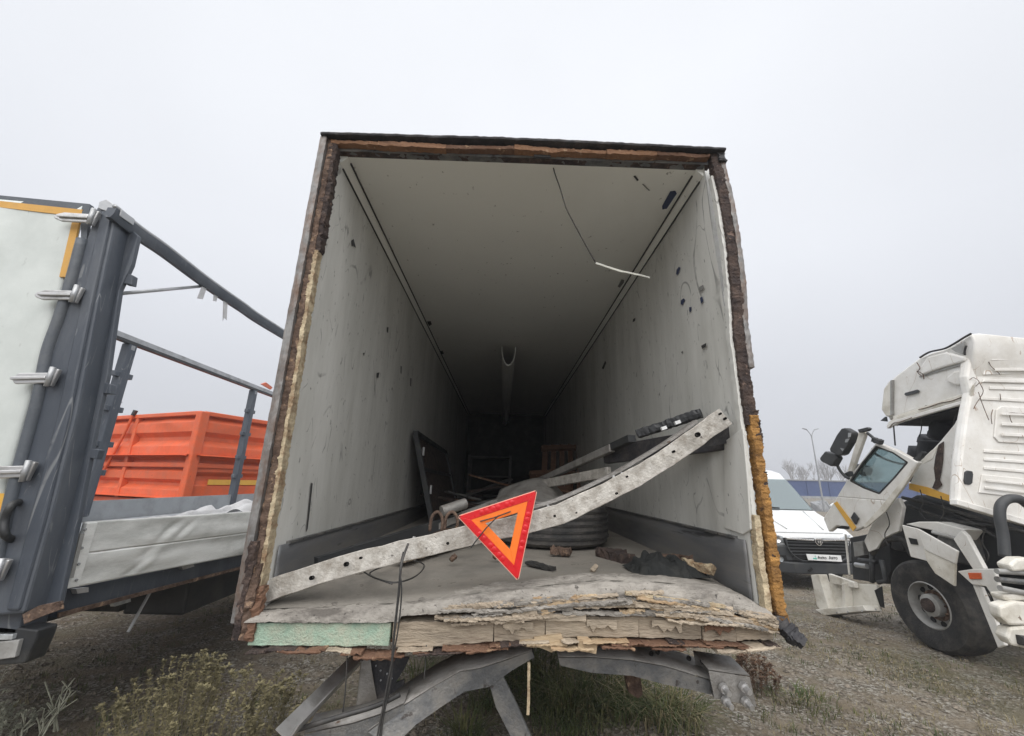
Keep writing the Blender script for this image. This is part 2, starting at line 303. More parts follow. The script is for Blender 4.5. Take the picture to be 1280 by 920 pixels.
# ---------------------------------------------------------------- ground
def dip(y): t = max(0, min(1, (y-5.8)/2.8)); return -.2*t*t*(3-2*t)
def gz(x, y): return dip(y)+.035*noise.noise(Vector((x*.35, y*.35, 0)))+.018*noise.noise(Vector((x*1.7, y*1.7, 3)))-.02
def ground():
    m = bpy.data.materials.new('ground_dirt'); m.use_nodes = True; t = m.node_tree; b = t.nodes['Principled BSDF']; n = t.nodes.new; l = t.links.new
    tc = n('ShaderNodeTexCoord')
    def nz(s, d=8, r=.65):
        q = n('ShaderNodeTexNoise'); q.inputs['Scale'].default_value = s; q.inputs['Detail'].default_value = d; q.inputs['Roughness'].default_value = r
        l(tc.outputs['Object'], q.inputs['Vector']); return q.outputs['Fac']
    def ramp(v, pts):
        q = n('ShaderNodeValToRGB'); e = q.color_ramp.elements
        while len(e) < len(pts): e.new(.5)
        for el, (p, c) in zip(e, pts): el.position = p; el.color = (*c, 1)
        l(v, q.inputs['Fac']); return q.outputs['Color']
    def mix(f, a, b_, mode='MIX'):
        q = n('ShaderNodeMix'); q.data_type = 'RGBA'; q.blend_type = mode
        if isinstance(f, float): q.inputs['Factor'].default_value = f
        else: l(f, q.inputs['Factor'])
        l(a, q.inputs['A']); l(b_, q.inputs['B']); return q.outputs['Result']
    c1 = ramp(nz(.8), [(.3, (.14, .11, .077)), (.5, (.215, .178, .132)), (.7, (.30, .26, .20))])
    vo = n('ShaderNodeTexVoronoi'); vo.inputs['Scale'].default_value = 48; l(tc.outputs['Object'], vo.inputs['Vector'])
    cs = n('ShaderNodeSeparateColor'); l(vo.outputs['Color'], cs.inputs[0])
    peb = ramp(cs.outputs['Red'], [(0., (.07, .058, .044)), (.55, (.19, .17, .14)), (1., (.44, .42, .38))])
    c2 = mix(ramp(nz(3.5), [(.38, (0, 0, 0)), (.58, (.9, .9, .9))]), c1, peb)
    gr = ramp(nz(14), [(.35, (.045, .05, .02)), (.65, (.14, .13, .065))])
    c3 = mix(ramp(nz(.55, 10, .7), [(.50, (0, 0, 0)), (.66, (.62, .62, .62))]), c2, gr)
    l(c3, b.inputs['Base Color']); b.inputs['Roughness'].default_value = .93; b.inputs['Specular IOR Level'].default_value = .25
    hm = n('ShaderNodeMath'); hm.operation = 'MULTIPLY_ADD'; l(nz(16, 12, .75), hm.inputs[2]); l(vo.outputs['Distance'], hm.inputs[0]); hm.inputs[1].default_value = .35
    bp = n('ShaderNodeBump'); bp.inputs['Strength'].default_value = .8; bp.inputs['Distance'].default_value = .04
    l(hm.outputs[0], bp.inputs['Height']); l(bp.outputs[0], b.inputs['Normal']); MATS['ground_dirt'] = m
    g = MB()
    xs = [-420, -300, -100, -40, -20]+[-14+i*.25 for i in range(113)]+[20, 40, 100, 300, 420]
    ys = [-120, -60, -15, -4]+[i*.25 for i in range(73)]+[22, 30, 45, 80, 150, 350, 520]
    P = [(x_, y_, gz(x_, y_) if -15 < x_ < 15 and -1 < y_ < 19 else -.02+dip(y_)) for x_ in xs for y_ in ys]; k = len(ys)
    g.add(P, [[i*k+j, (i+1)*k+j, (i+1)*k+j+1, i*k+j+1] for i in range(len(xs)-1) for j in range(k-1)])
    o = g.build('ground', 'ground_dirt', smooth=True, kind='structure', label='brown dirt and gravel yard with patches of weeds', cat='ground')
ground()

# ================================================================ the wrecked box trailer
XLo, XLi, XRi, XRo = -1.220, -1.132, 1.285, 1.385
ZF, ZC, ZT, YR, YE = 1.24, 3.800, 3.880, 2.2, 15.6
LIP = [(p[0], p[2]) for p in [(-1.157,2.2,1.139),(-0.85,2.2,1.151),(-0.473,2.2,1.178),(-0.245,2.2,1.206),(-0.092,2.2,1.23),(0.101,2.2,1.251),(0.296,2.2,1.275),(0.474,2.2,1.293),(0.691,2.2,1.297),(0.927,2.2,1.284),(1.084,2.2,1.265),(1.199,2.2,1.239),(1.291,2.2,1.192)]]
ROWT = [(p[0], p[2]) for p in [(-1.133,2.17,1.104),(-0.497,2.17,1.115),(-0.236,2.17,1.123),(0.064,2.17,1.131),(0.291,2.17,1.152),(0.596,2.17,1.16),(0.902,2.17,1.152),(1.13,2.17,1.132),(1.28,2.17,1.111)]]
ROWB = [(p[0], p[2]) for p in [(-1.114,2.17,1.004),(-0.486,2.17,1.011),(-0.229,2.17,1.021),(0.066,2.17,1.045),(0.291,2.17,1.065),(0.591,2.17,1.067),(0.893,2.17,1.062),(1.12,2.17,1.059),(1.273,2.17,1.065)]]
def trailer():
    T = thing('box_trailer', (.08, YR, 1.1), 'white box trailer with its doors torn off, open rear and rotten broken edges', 'trailer')
    # floor, humped up towards the broken sill
    def fl(u, v):
        x = XLi+(XRi-XLi)*u; y = YR+.02+(YE-YR)*v**2.2; h = lerp_poly(LIP, x)-ZF
        return (x, y, ZF+h*math.exp(-((y-YR)/.42)**1.3)+.004*noise.noise(Vector((x*5, y*5, 1))))
    MB().grid(fl, 60, 70).build('floor', 'floor_grey', T, smooth=True)
    MB().box((.08, 9.1, 1.10), (2.56, 13.2, .06)).build('underfloor', 'wood_brown', T)
    # walls
    def wl(u, v):
        y = YR+.03+(YE-YR)*u**1.6; z = ZF-.1+(ZC-ZF+.12)*v
        return (XLi+.003*noise.noise(Vector((y*.8, z*.9, 0)))+.0015*noise.noise(Vector((y*3, z*2, 4))), y, z)
    lw = MB().grid(wl, 70, 30).build('wall', 'wall_white', T, smooth=True)
    MB().box((XLo+.03, 8.95, 2.5), (.05, 13.3, 2.74)).build('outer_skin', 'board_white', lw)
    def wr(u, v):
        y = YR+.03+(YE-YR)*u**1.6; z = ZF-.1+(ZC-ZF+.12)*v
        b = .02*math.exp(-((y-YR)/.25)**2)*math.sin(max(0, min(1, (z-1.5)/1.9))*math.pi)
        d = .02*math.exp(-((y-2.52)/.05)**2)*max(0, 1-abs(z-1.75)/.5)
        return (XRi+b-d+.003*noise.noise(Vector((y*.9, z*.8, 9)))+.0015*noise.noise(Vector((y*3, z*2, 7))), y, z)
    rw = MB().grid(wr, 80, 34).build('wall', 'wall_white', T, smooth=True)
    MB().box((XRo-.03, 8.95, 2.5), (.05, 13.3, 2.74)).build('outer_skin', 'board_white', rw)
    # buckled flap at the rear of the right wall
    f = MB().prism([(1.274,2.357,2.008),(1.274,2.157,2.06),(1.274,2.174,1.792),(1.274,2.202,1.548),(1.274,2.281,1.516),(1.274,2.464,1.529)], (.012, 0, 0)).build('wall_flap', 'wall_white', rw, bevel=.004)
    def ce(u, v):
        x = XLi-.01+(XRi-XLi+.02)*u; y = YR+.05+(YE-YR)*v**1.6
        return (x, y, ZC+.003*noise.noise(Vector((x*.8, y*.7, 2)))+.0015*noise.noise(Vector((x*3, y*3, 2))))
    roof = MB().grid(ce, 30, 60).build('ceiling', 'ceiling_white', T, smooth=True)
    MB().box((.08, 8.97, ZT-.022), (2.56, 13.3, .036)).build('roof_skin', 'board_white', roof)
    MB().box((.08, YE+.05, 2.5), (2.6, .1, 2.75)).build('front_wall', 'plastic_black', T)  # near-black colour puts the dark of the far end into the wall
    MB().box((.08, 12.6, 2.5), (2.42, .03, 2.55)).build('added_dark_sheet', 'cloth_black', T)  # added black sheet that hides the paler end and keeps the depth dark
    # corner coves with two dark seams each
    for s, xc in ((1, XLi), (-1, XRi)):
        MB().prism([(xc-.01*s, 2.25, ZC-.045), (xc+.004*s, 2.25, ZC-.045), (xc+.045*s, 2.25, ZC-.004), (xc+.045*s, 2.25, ZC+.01), (xc-.01*s, 2.25, ZC+.01)], (0, 13.3, 0)).build('corner_cove', 'ceiling_white', T)
        for a, b_ in ((.0, .048), (.046, .002)):
            MB().box((xc+s*(.004+a), 8.9, ZC-.004-b_), (.009, 13.2, .009)).build('seam', 'mark_dark', T)
    # kick plates
    for xc, s, h in ((XLi, 1, .175), (XRi, -1, .25)):
        MB().grid(lambda u, v: (xc+s*(.012+.005*noise.noise(Vector((u*30, v*4, 3)))), YR+.06+13.3*u**1.5, ZF-.06+(h+.06)*v), 60, 4).build('kick_plate', 'kick_grey', T, smooth=True, solid=.006)
        MB().box((xc+s*.012, 8.95, ZF+h+.004), (.022, 13.2, .012)).build('kick_rail', 'steel_grey', T)
    # broken rear edges, left: metal trim, rusty core, torn foam
    MB().column((XLo+.012, YR-.02, 1.1), (XLo+.010, YR-.02, 3.86), .040, .07, 160, .004, 5, 1).build('edge_trim', 'edge_metal', T)
    MB().column((XLo+.052, YR-.008, 1.06), (XLo+.052, YR-.004, 3.86), .034, .06, 320, .010, 14, 2).build('rotten_core', 'rust', T, smooth=40)
    MB().column((XLi-.012, YR, 1.25), (XLi-.014, YR-.004, 3.05), .028, .06, 260, .009, 16, 3).build('foam_strip', 'foam_cream', T, smooth=40)
    MB().column((XLi-.014, YR, 3.05), (XLi-.018, YR, 3.86), .045, .06, 100, .016, 12, 4).build('rotten_strip', 'rotten_brown', T, smooth=40)
    for k in range(3):
        MB().column((XLo+.03+.03*k, YR-.03, 1.03), (XLo+.035+.028*k, YR-.035+.01*k, 1.45-.1*k), .035, .05, 14, .02, 16, 10+k).build('splinter', ('rotten_brown', 'rust', 'wood_brown')[k], T)
    # right: dark skin, brown core above, orange foam below
    def bul(z): return .03*math.sin(max(0, min(1, (z-2.6)/1.25))*math.pi)
    def col_r(x, y, z0, z1, sx, sy, n, amp, fr, sd_, name, m):
        c = MB().column((x, y, z0), (x, y, z1), sx, sy, n, amp, fr, sd_)
        for p in c.v: p.x += bul(p.z)
        return c.build(name, m, T, smooth=40)
    col_r(XRo-.012, YR-.005, 2.4, 3.86, .03, .07, 140, .010, 6, 21, 'edge_trim', 'edge_metal')
    col_r(XRi+.050, YR-.006, 2.08, 3.87, .062, .06, 300, .011, 14, 22, 'rotten_core', 'rotten_brown')
    col_r(XRi+.065, YR-.012, 1.1, 2.13, .044, .06, 240, .012, 14, 23, 'foam_strip', 'foam_orange')
    col_r(XRi+.015, YR, 1.15, 1.62, .03, .05, 60, .010, 14, 24, 'foam_strip', 'foam_cream')
    col_r(XRi+.012, YR+.005, 1.6, 3.7, .02, .04, 160, .007, 14, 25, 'torn_lip', 'wall_white')
    for z0, z1, sd_ in ((1.62, 1.84, 31), (1.98, 2.16, 32), (1.38, 1.45, 33)):
        col_r(XRi+.072, YR-.028, z0, z1, .035, .02, 60, .016, 16, sd_, 'rotten_patch', 'rotten_brown')
    # roof edge: black skin over strips of split wood
    sk = MB().column((XLo-.005, YR-.02, ZT-.008), (XRo+.0, YR-.02, ZT-.008), .018, .10, 200, .006, 5, 41, 'x')
    for p in sk.v: p.z += .012*math.sin((p.x+1.2)*1.4)
    sk.build('roof_lip', 'black_skin', T, smooth=40)
    cuts = [-1.16, -.86, -.42, .02, .30, .62, .95, 1.30]
    for i, (a, b_) in enumerate(zip(cuts, cuts[1:])):
        MB().column((a-.004, YR-.015-.006*(i % 2), ZT-.040-.005*(i % 3)), (b_-.006, YR-.015, ZT-.040-.004*((i+1) % 3)), .026+.010*(i % 2), .05, 90, .010, 9, 50+i, 'x').build('wood_strip', ('wood_rust', 'wood_rust', 'wood_brown', 'wood_rust')[i % 4], T, smooth=40)
    MB().box((.08, YR+.035, ZT-.049), (2.48, .05, .05)).build('roof_core', 'rotten_brown', T)
    MB().column((-1.15, YR+.03, ZC+.018), (1.30, YR+.03, ZC+.018), .022, .05, 120, .006, 6, 61, 'x').build('ceiling_lip', 'steel_grey', T, smooth=40)
    MB().box((.2, YR-.01, ZC+.015), (.11, .012, .03)).build('label_plate', 'mark_dark', T)
    col_r(XRo-.02, YR-.02, 3.79, 3.88, .05, .07, 16, .02, 12, 63, 'torn_corner', 'black_skin')
    # rear sill: rolled skin, blocks of rotten core, splinters
    def sk2(u, v):
        x = XLi-.03+(XRi-XLi+.05)*u; zl = lerp_poly(LIP, x)
        zt = lerp_poly(ROWT, x)
        if v < .5:
            k = v/.5; y = YR+.16*(1-k)-.03*k; z = zl+.004-.004*k
        else:
            k = (v-.5)/.5; y = YR-.03-.022*math.sin(k*1.6)-.012*k; z = zl+(zt-zl)*(.55 if x > -.45 else .95)*k
        q = Vector((x, y, z)); d = noise.noise_vector(q*14)*.009+noise.noise_vector(q*45)*.005
        return q+d
    MB().grid(sk2, 220, 16).build('sill_skin', 'skin_grey', T, smooth=True)
    bl = MB().prism([(x, YR-.045, lerp_poly(ROWT, x)-.004) for x in [-1.135+.032*i for i in range(21)]]+[(x, YR-.045, lerp_poly(ROWB, x)+.004) for x in [-.5-.032*i for i in range(21)]], (0, .12, 0)).jit(.004, 20)
    bl.build('foam_block', 'foam_green', T, bevel=.004, label='pale green foam block')
    xs = [-.488, -.02, .22, .66, .96, 1.12, 1.30]
    for i, (a, b_) in enumerate(zip(xs, xs[1:])):
        dy = random.uniform(-.008, .012)
        n_ = 14; top = [(a+(b_-a)*k/n_, YR-.045+dy, lerp_poly(ROWT, a+(b_-a)*k/n_)+random.uniform(-.005, .004)) for k in range(n_+1)]
        bot = [(a+.003+(b_-a-.005)*k/n_, YR-.045+dy+.006, lerp_poly(ROWB, a+(b_-a)*k/n_)+random.uniform(-.003, .004)) for k in range(n_, -1, -1)]
        MB().prism(top+bot, (0, .1, 0)).build('wood_block', 'wood_grey', T, bevel=.003)
        if i in (1, 2, 3, 4):      # peeling layer on the block face
            c = V(top[3])*.5+V(bot[3])*.5; wd = (b_-a)
            x0_ = c.x-random.uniform(.03, .10); pl = [(x0_+.014*k, YR-.050+dy, c.z+.034) for k in range(11)]+[(x0_+.014*k, YR-.050+dy, c.z+random.uniform(-.02, .012)) for k in range(10, -1, -1)]
            MB().prism(pl, (random.uniform(-.004, .004), -.010, .003)).build('splinter', 'wood_grey' if i != 4 else 'wood_brown', T)
    MB().prism([(-1.15, YR+.05, 1.02), (1.28, YR+.05, 1.04), (1.28, YR+.05, 1.17), (.7, YR+.05, 1.2), (.2, YR+.05, 1.2), (-.488, YR+.05, 1.12), (-1.15, YR+.05, 1.10)], (0, .08, 0)).build('core_back', 'wood_brown', T)
    # torn layers between skin and blocks
    rng = random.Random(5)
    for i in range(58):
        x0 = rng.uniform(-.30, 1.22); ln = rng.uniform(.06, .5); x1 = min(1.30, x0+ln); k = rng.random()**1.3
        def zz(x): return lerp_poly(ROWT, x)*(1-k*.75)+lerp_poly(LIP, x)*k*.75
        y = YR-.055-.018*rng.random()
        MB().column((x0, y, zz(x0)+rng.uniform(-.012, .012)), (x1, y+rng.uniform(-.01, .01), zz(x1)+rng.uniform(-.012, .012)), rng.uniform(.005, .020), rng.uniform(.015, .04), 40, .011, 16, 70+i, 'x').build('splinter', rng.choice(('wood_grey', 'wood_grey', 'skin_grey', 'wood_grey', 'skin_grey', 'wood_fresh')), T)
    for a, b_, w_, m in (([(0.196,2.13,1.178),(0.369,2.13,1.234)], 0, .035, 'wood_fresh'), ([(0.597,2.13,1.262),(1.061,2.13,1.213)], 0, .014, 'foam_cream'), ([(0.183,2.14,1.152),(0.407,2.14,1.152)], 0, .028, 'wood_grey'), ([(0.063,2.13,1.162),(0.178,2.13,1.184)], 0, .04, 'wood_grey')):
        MB().column(a[0], a[1], w_, .02, 12, .006, 20, 140, 'x').build('splinter', m, T, smooth=50)
    # broken boards hanging under the blocks
    for i in range(34):
        x0 = -1.15+2.42*(i+rng.random()*.8)/34; ln = rng.uniform(.07, .22); x1 = min(1.3, x0+ln); dz = rng.choice((.004, .012, .02, .028))
        mt = rng.choice(('wood_brown', 'wood_grey', 'rotten_brown', 'wood_brown')) if not .05 < x0 < .45 else rng.choice(('wood_fresh', 'wood_fresh', 'wood_grey'))
        MB().column((x0, YR-.035-.02*rng.random(), lerp_poly(ROWB, x0)-dz), (x1, YR-.04, lerp_poly(ROWB, x1)-dz+rng.uniform(-.01, .006)), rng.uniform(.005, .013), .08, 24, .009, 14, 200+i, 'x').build('splinter', mt, T)
    for P in ([(0.168,2.14,1.066),(0.294,2.14,1.081),(0.308,2.14,1.04),(0.279,2.14,1.023),(0.249,2.14,1.007),(0.213,2.14,1.019),(0.176,2.14,1.031)], [(0.366,2.13,1.073),(0.414,2.13,1.074),(0.457,2.13,1.045),(0.452,2.13,1.007),(0.409,2.13,1.016),(0.369,2.13,1.025)], [(0.102,2.14,1.053),(0.183,2.14,1.06),(0.249,2.14,1.052),(0.242,2.14,1.026),(0.154,2.14,1.028),(0.103,2.14,1.033)]):
        MB().prism(P, (0, .02, 0)).jit(.004, 30).build('splinter', 'wood_fresh', T)
    MB().box((.1, YR+.08, 1.03), (2.4, .2, .012)).build('bottom_skin', 'wood_brown', T)
    # black torn rubber at the lower right corner
    for i in range(5):
        a = V((1.33+.012*i, YR-.03-.01*i, 1.17-.02*i))
        MB().column(a, a+Vector((.05-.006*i, -.02, -.10+.02*i)), .05, .03, 8, .02, 20, 300+i).build('rubber_scrap', 'black_skin', T, smooth=40)
    # chassis below, wheels well forward
    for x in (-.45, .6):
        MB().box((x, 9, 1.0), (.08, 12, .2)).build('chassis_rail', 'steel_grey', T)
    for y in [3.2+1.5*i for i in range(8)]: MB().box((.08, y, 1.06), (2.3, .07, .08)).build('cross_member', 'steel_grey', T)
    first = None
    for y in (8.6, 9.9, 11.2):
        MB().tube([(-.95, y, .3), (1.1, y, .3)], .06, 10, (0, 0, 1)).build('axle', 'steel_grey', T)
        for x, s in ((-1.02, -1), (1.18, 1)): wheel(T, (x, y, .29), .5, .36, s, holes=8)
    # ceiling air chute
    ch = MB().sweep([(.04, 5.9, 3.74), (.04, 12.5, 3.74)], [(.11*math.cos(t_), -.30*abs(math.sin(t_))) for t_ in [math.pi*k/10 for k in range(11)]]+[(-.10*math.cos(t_), -.28*abs(math.sin(t_))) for t_ in [math.pi*k/10 for k in range(11)]][::1])
    ch.build('air_chute', 'ceiling_white', T, smooth=40)
    # slots, tape and scuffs, each a thin piece on the skin
    def spot(P, vec, m, name):
        c_ = sum((V(p) for p in P), Vector())/len(P); P = [c_+(V(p)-c_)*(.68 if len(P) < 6 else .9) for p in P]; MB().prism(P, vec).build(name, m, T)
    dn = (0, 0, -.0015)
    spot([(1.145,2.448,3.796),(1.182,2.438,3.796),(1.207,2.47,3.796),(1.199,2.659,3.796),(1.166,2.67,3.796),(1.148,2.624,3.796)], dn, 'tape_blue', 'slot')
    spot([(1.159,3.741,3.796),(1.205,3.755,3.796),(1.221,3.841,3.796),(1.208,4.008,3.796),(1.164,3.973,3.796)], dn, 'mark_grey', 'slot')
    spot([(0.827,2.313,3.796),(0.846,2.305,3.796),(0.898,2.364,3.796),(0.887,2.38,3.796)], dn, 'mark_dark', 'scuff')
    spot([(0.903,2.379,3.796),(0.92,2.378,3.796),(1.021,2.471,3.796),(1.004,2.472,3.796)], dn, 'mark_grey', 'scuff')
    spot([(-1.081,5.08,3.796),(-1.001,5.046,3.796),(-1.008,5.217,3.796),(-1.079,5.312,3.796)], dn, 'mark_dark', 'slot')
    spot([(-1.089,6.344,3.796),(-1.023,6.338,3.796),(-1.026,6.554,3.796),(-1.1,6.606,3.796)], dn, 'mark_dark', 'slot')
    rr = (-.0015, 0, 0)
    for P, m in (([(1.28,2.768,3.346),(1.28,2.708,3.353),(1.28,2.673,3.319),(1.28,2.753,3.277),(1.28,2.792,3.305)], 'tape_blue'), ([(1.28,2.75,3.085),(1.28,2.683,3.078),(1.28,2.65,3.044),(1.28,2.722,3.02),(1.28,2.759,3.043)], 'tape_blue'), ([(1.28,2.625,2.977),(1.28,2.578,2.961),(1.28,2.6,2.917),(1.28,2.634,2.932)], 'tape_blue'), ([(1.28,2.467,2.975),(1.28,2.424,2.966),(1.28,2.413,2.915),(1.28,2.459,2.908)], 'tape_blue'), ([(1.28,2.463,3.049),(1.28,2.387,3.034),(1.28,2.374,2.993),(1.28,2.441,2.992),(1.28,2.48,3.023)], 'tape_yellow'),
                 ([(1.28,2.526,2.651),(1.28,2.429,2.645),(1.28,2.436,2.615),(1.28,2.512,2.613)], 'mark_dark'), ([(1.28,2.817,2.701),(1.28,2.776,2.7),(1.28,2.795,2.675)], 'mark_dark'), ([(1.28,3.832,3.388),(1.28,3.734,3.364),(1.28,3.766,3.326),(1.28,3.866,3.35)], 'mark_dark'), ([(1.28,5.256,3.241),(1.28,4.98,3.314),(1.28,4.907,3.249),(1.28,5.129,3.184)], 'mark_dark')):
        spot(P, rr, m if m != 'tape_yellow' else 'mark_grey', 'tape_patch' if 'tape' in m else 'scuff')
    for P, m in (([(-1.126,2.565,3.385),(-1.126,2.612,3.436),(-1.126,2.698,3.384),(-1.126,2.635,3.372),(-1.126,2.597,3.341)], 'mark_dark'), ([(-1.126,2.521,1.738),(-1.126,2.544,1.733),(-1.126,2.563,1.556),(-1.126,2.569,1.45),(-1.126,2.555,1.435),(-1.126,2.542,1.558)], 'mark_dark'), ([(-1.126,3.077,2.704),(-1.126,3.126,2.726),(-1.126,3.122,2.685)], 'mark_dark'), ([(-1.126,3.456,2.65),(-1.126,3.562,2.686),(-1.126,3.543,2.607),(-1.126,3.476,2.597)], 'mark_dark'), ([(-1.126,3.596,3.138),(-1.126,3.671,3.16),(-1.126,3.675,3.079),(-1.126,3.62,3.075)], 'mark_dark'), ([(-1.126,4.204,2.94),(-1.126,4.304,2.96),(-1.126,4.317,2.838),(-1.126,4.246,2.837)], 'mark_grey'), ([(-1.126,4.676,2.931),(-1.126,4.799,2.953),(-1.126,4.815,2.808),(-1.126,4.728,2.807)], 'mark_grey'), ([(-1.126,2.974,1.96),(-1.126,2.983,1.977),(-1.126,3.01,1.946)], 'mark_grey')):
        spot(P, (.0015, 0, 0), m, 'scuff')
    return T
trailer()

# ---------------------------------------------------------------- things in and on it
def channel(name, pts, width, m, label, cat, depth=.05, th=.007, upv=None, **k):
    """bent U channel: its web faces the camera, flanges turn back"""
    h = width/2
    prof = [(-h, 0), (h, 0), (h, depth), (h-th, depth), (h-th, th), (-h+th, th), (-h+th, depth), (-h, depth)]
    mb = MB(); pts = [V(p) for p in pts]; n = len(prof); P = []
    for i, p in enumerate(pts):
        t = (pts[min(i+1, len(pts)-1)]-pts[max(i-1, 0)]).normalized(); d = Vector((0, 1, -.12)) if upv is None else V(upv)
        d = (d-t*d.dot(t)).normalized(); s = t.cross(d)
        P += [p+s*a+d*b_ for a, b_ in prof]
    m_ = len(pts); fs = [[i*n+j, i*n+(j+1) % n, (i+1)*n+(j+1) % n, (i+1)*n+j] for i in range(m_-1) for j in range(n)]+[list(range(n-1, -1, -1)), [(m_-1)*n+j for j in range(n)]]
    return mb.add(P, fs)
def dense(pts, n=6):
    out_ = []; pts = [V(p) for p in pts]
    for i in range(len(pts)-1):
        p0 = pts[max(i-1, 0)]; p1 = pts[i]; p2 = pts[i+1]; p3 = pts[min(i+2, len(pts)-1)]
        for k in range(n):
            t = k/n; out_.append(.5*((2*p1)+(p2-p0)*t+(2*p0-5*p1+4*p2-p3)*t*t+(3*p1-p0-3*p2+p3)*t**3))
    return out_+[pts[-1]]
BEAMP = [(-1.154,2.24,1.205),(-0.814,2.24,1.322),(-0.507,2.25,1.403),(-0.21,2.27,1.471),(0.058,2.28,1.53),(0.311,2.29,1.598),(0.572,2.29,1.714),(0.771,2.28,1.823),(0.953,2.27,1.934),(1.11,2.25,2.046),(1.236,2.23,2.135)]
def main_beam():
    B = thing('metal_rail', BEAMP[0], 'long bent aluminium rail with round holes lying across the trailer opening', 'rail')
    pts = [V(a).lerp(V(b_), k/4) for a, b_ in zip(BEAMP, BEAMP[1:]) for k in range(4)]+[V(BEAMP[-1])]
    c = channel('x', pts, .10, 'aluminium', '', ''); c.jit(.008, 6); c.jit(.004, 22)
    c.build('rail_body', 'aluminium', B, bevel=.003)
    for i, (p, r_) in enumerate(zip([(-0.914,2.222,1.28),(-0.755,2.222,1.344),(-0.688,2.222,1.374),(-0.264,2.222,1.449),(-0.073,2.222,1.499),(0.273,2.222,1.59),(0.597,2.222,1.708),(0.656,2.222,1.794),(0.915,2.222,1.93),(1.055,2.222,2.024),(1.216,2.222,2.116),(1.192,2.222,2.142),(0.385,2.222,1.608),(0.138,2.222,1.549)], (.010, .011, .006, .007, .005, .006, .006, .005, .007, .013, .007, .006, .004, .004))):
        t = V(p); MB().lathe([(.001, 0), (r_, 0), (r_, .02)], t, (0, -1, .1), 14).build('hole', 'hole_black', B)  # black disc painted for the dark of a hole, nothing is cut
    fl = [V(p)+Vector((-.02, .045, .066)) for p in dense(BEAMP[4:10], 5)]
    MB().sweep(fl, [(-.008, -.03), (.008, -.03), (.008, .03), (-.008, .03)], (0, 1, 0)).build('rear_flange', 'steel_light', B)
    for p in [(0.599,2.3,1.777),(0.644,2.3,1.795),(0.24,2.3,1.616),(-0.461,2.3,1.443)]: MB().beam(V(p)+Vector((0, 0, -.02)), V(p)+Vector((.01, 0, .025)), .016, .012).build('clip', 'bare_metal', B)
    return B
main_beam()
def triangle():
    A, Bc, Cc = [V(p) for p in [(-0.221,2.16,1.584),(0.18,2.16,1.719),(0.091,2.16,1.294)]]
    T = thing('warning_triangle', Cc, 'red and orange reflective warning triangle tied to the bent rail', 'warning triangle')
    cen = (A+Bc+Cc)/3; n = (Bc-A).cross(Cc-A).normalized()
    if n.y > 0: n = -n
    def sc_(k): return [cen+(p-cen)*k for p in (A, Bc, Cc)]
    def rc(P, q=.06):     # clipped corners
        out_ = []
        for i in range(3):
            p = P[i]; a = P[i-1]; b_ = P[(i+1) % 3]; out_ += [p+(a-p)*q, p+((a-p)+(b_-p))*q*.18, p+(b_-p)*q]
        return out_
    for name, k0, k1, z, th, m in (('edging', 1.0, .965, .0, .012, 'tri_edge'), ('red_bar', .972, .70, .002, .014, 'tri_red'), ('orange_bar', .70, .40, .0, .010, 'tri_orange')):
        O, I = sc_(k0), sc_(k1)
        for i in range(3):
            a, b_, c, d = O[i], O[(i+1) % 3], I[(i+1) % 3], I[i]
            if name != 'orange_bar':
                q = .03; a2 = a+(b_-a)*q; b2 = b_+(a-b_)*q; am = a+((a-d).normalized()*-.010); bm_ = b_+((b_-c).normalized()*-.010)
                poly = [am, a2, b2, bm_, c, d]
            else: poly = [a, b_, c, d]
            g = .001*Vector((0, 0, 1))
            o = MB().prism([p+n*(z+.0007*i) for p in poly], -n*th).build(name, m, T, bevel=.0015)
            if name == 'red_bar':
                for t_ in (.25, .32, .42, .49, .62, .7):
                    p = (O[i].lerp(O[(i+1) % 3], t_)+I[i].lerp(I[(i+1) % 3], t_))/2+n*(z+.0007*i)
                    MB().lathe([(.001, .0015), (.010, .0013), (.013, 0)], p, n, 12).build('reflector', 'tri_red', o, smooth=True)
    MB().tube([cen+Vector((-.12, -.006, .03)), cen+Vector((-.05, -.02, .05)), cen+Vector((.03, -.012, .08))], .003, 6).build('tie_wire', 'cable_black', T)
    MB().tube([cen+Vector((-.16, -.02, -.09)), cen+Vector((-.09, -.02, .0)), cen+Vector((-.03, -.02, .06))], .003, 6).build('tie_wire', 'cable_black', T)
    return T
triangle()
def wire(name, pts, r, m, label, cat='cable', n=8, **k):
    return MB().tube(dense(pts, n), r, 6, (.3, .2, 1)).build(name, m, smooth=True, label=label, cat=cat, **k)
wire('wire', [(-0.459,2.2,1.445),(-0.465,2.12,1.368),(-0.462,2.1,1.237),(-0.466,2.1,1.06),(-0.464,2.1,0.906),(-0.483,2.1,0.76),(-0.484,2.1,0.647)], .006, 'cable_black', 'thick black cable hanging from the bent rail over the green foam block')
wire('wire', [(-0.478,2.19,1.409),(-0.468,2.11,1.345),(-0.447,2.09,1.256),(-0.449,2.09,1.094),(-0.476,2.09,0.881),(-0.499,2.09,0.68)], .0035, 'cable_black', 'thin black wire twisted beside the thick hanging cable')
wire('wire', [(-0.743,2.473,1.26),(-0.635,2.328,1.26),(-0.513,2.251,1.26),(-0.445,2.402,1.26),(-0.459,2.707,1.26),(-0.587,2.851,1.26),(-0.679,2.635,1.26),(-0.695,2.417,1.26),(-0.524,2.217,1.26)], .004, 'cable_black', 'loop of thin cable coiled on the trailer floor behind the rail')
wire('wire', [(-0.689,2.16,1.017),(-0.678,2.16,0.91),(-0.673,2.16,0.789),(-0.68,2.16,0.685)], .003, 'cable_black', 'thin wire hanging below the green foam block')
wire('wire', [(-0.327,2.16,1.023),(-0.326,2.16,0.963),(-0.327,2.16,0.885)], .003, 'cable_black', 'short wire hanging under the grey wood blocks')
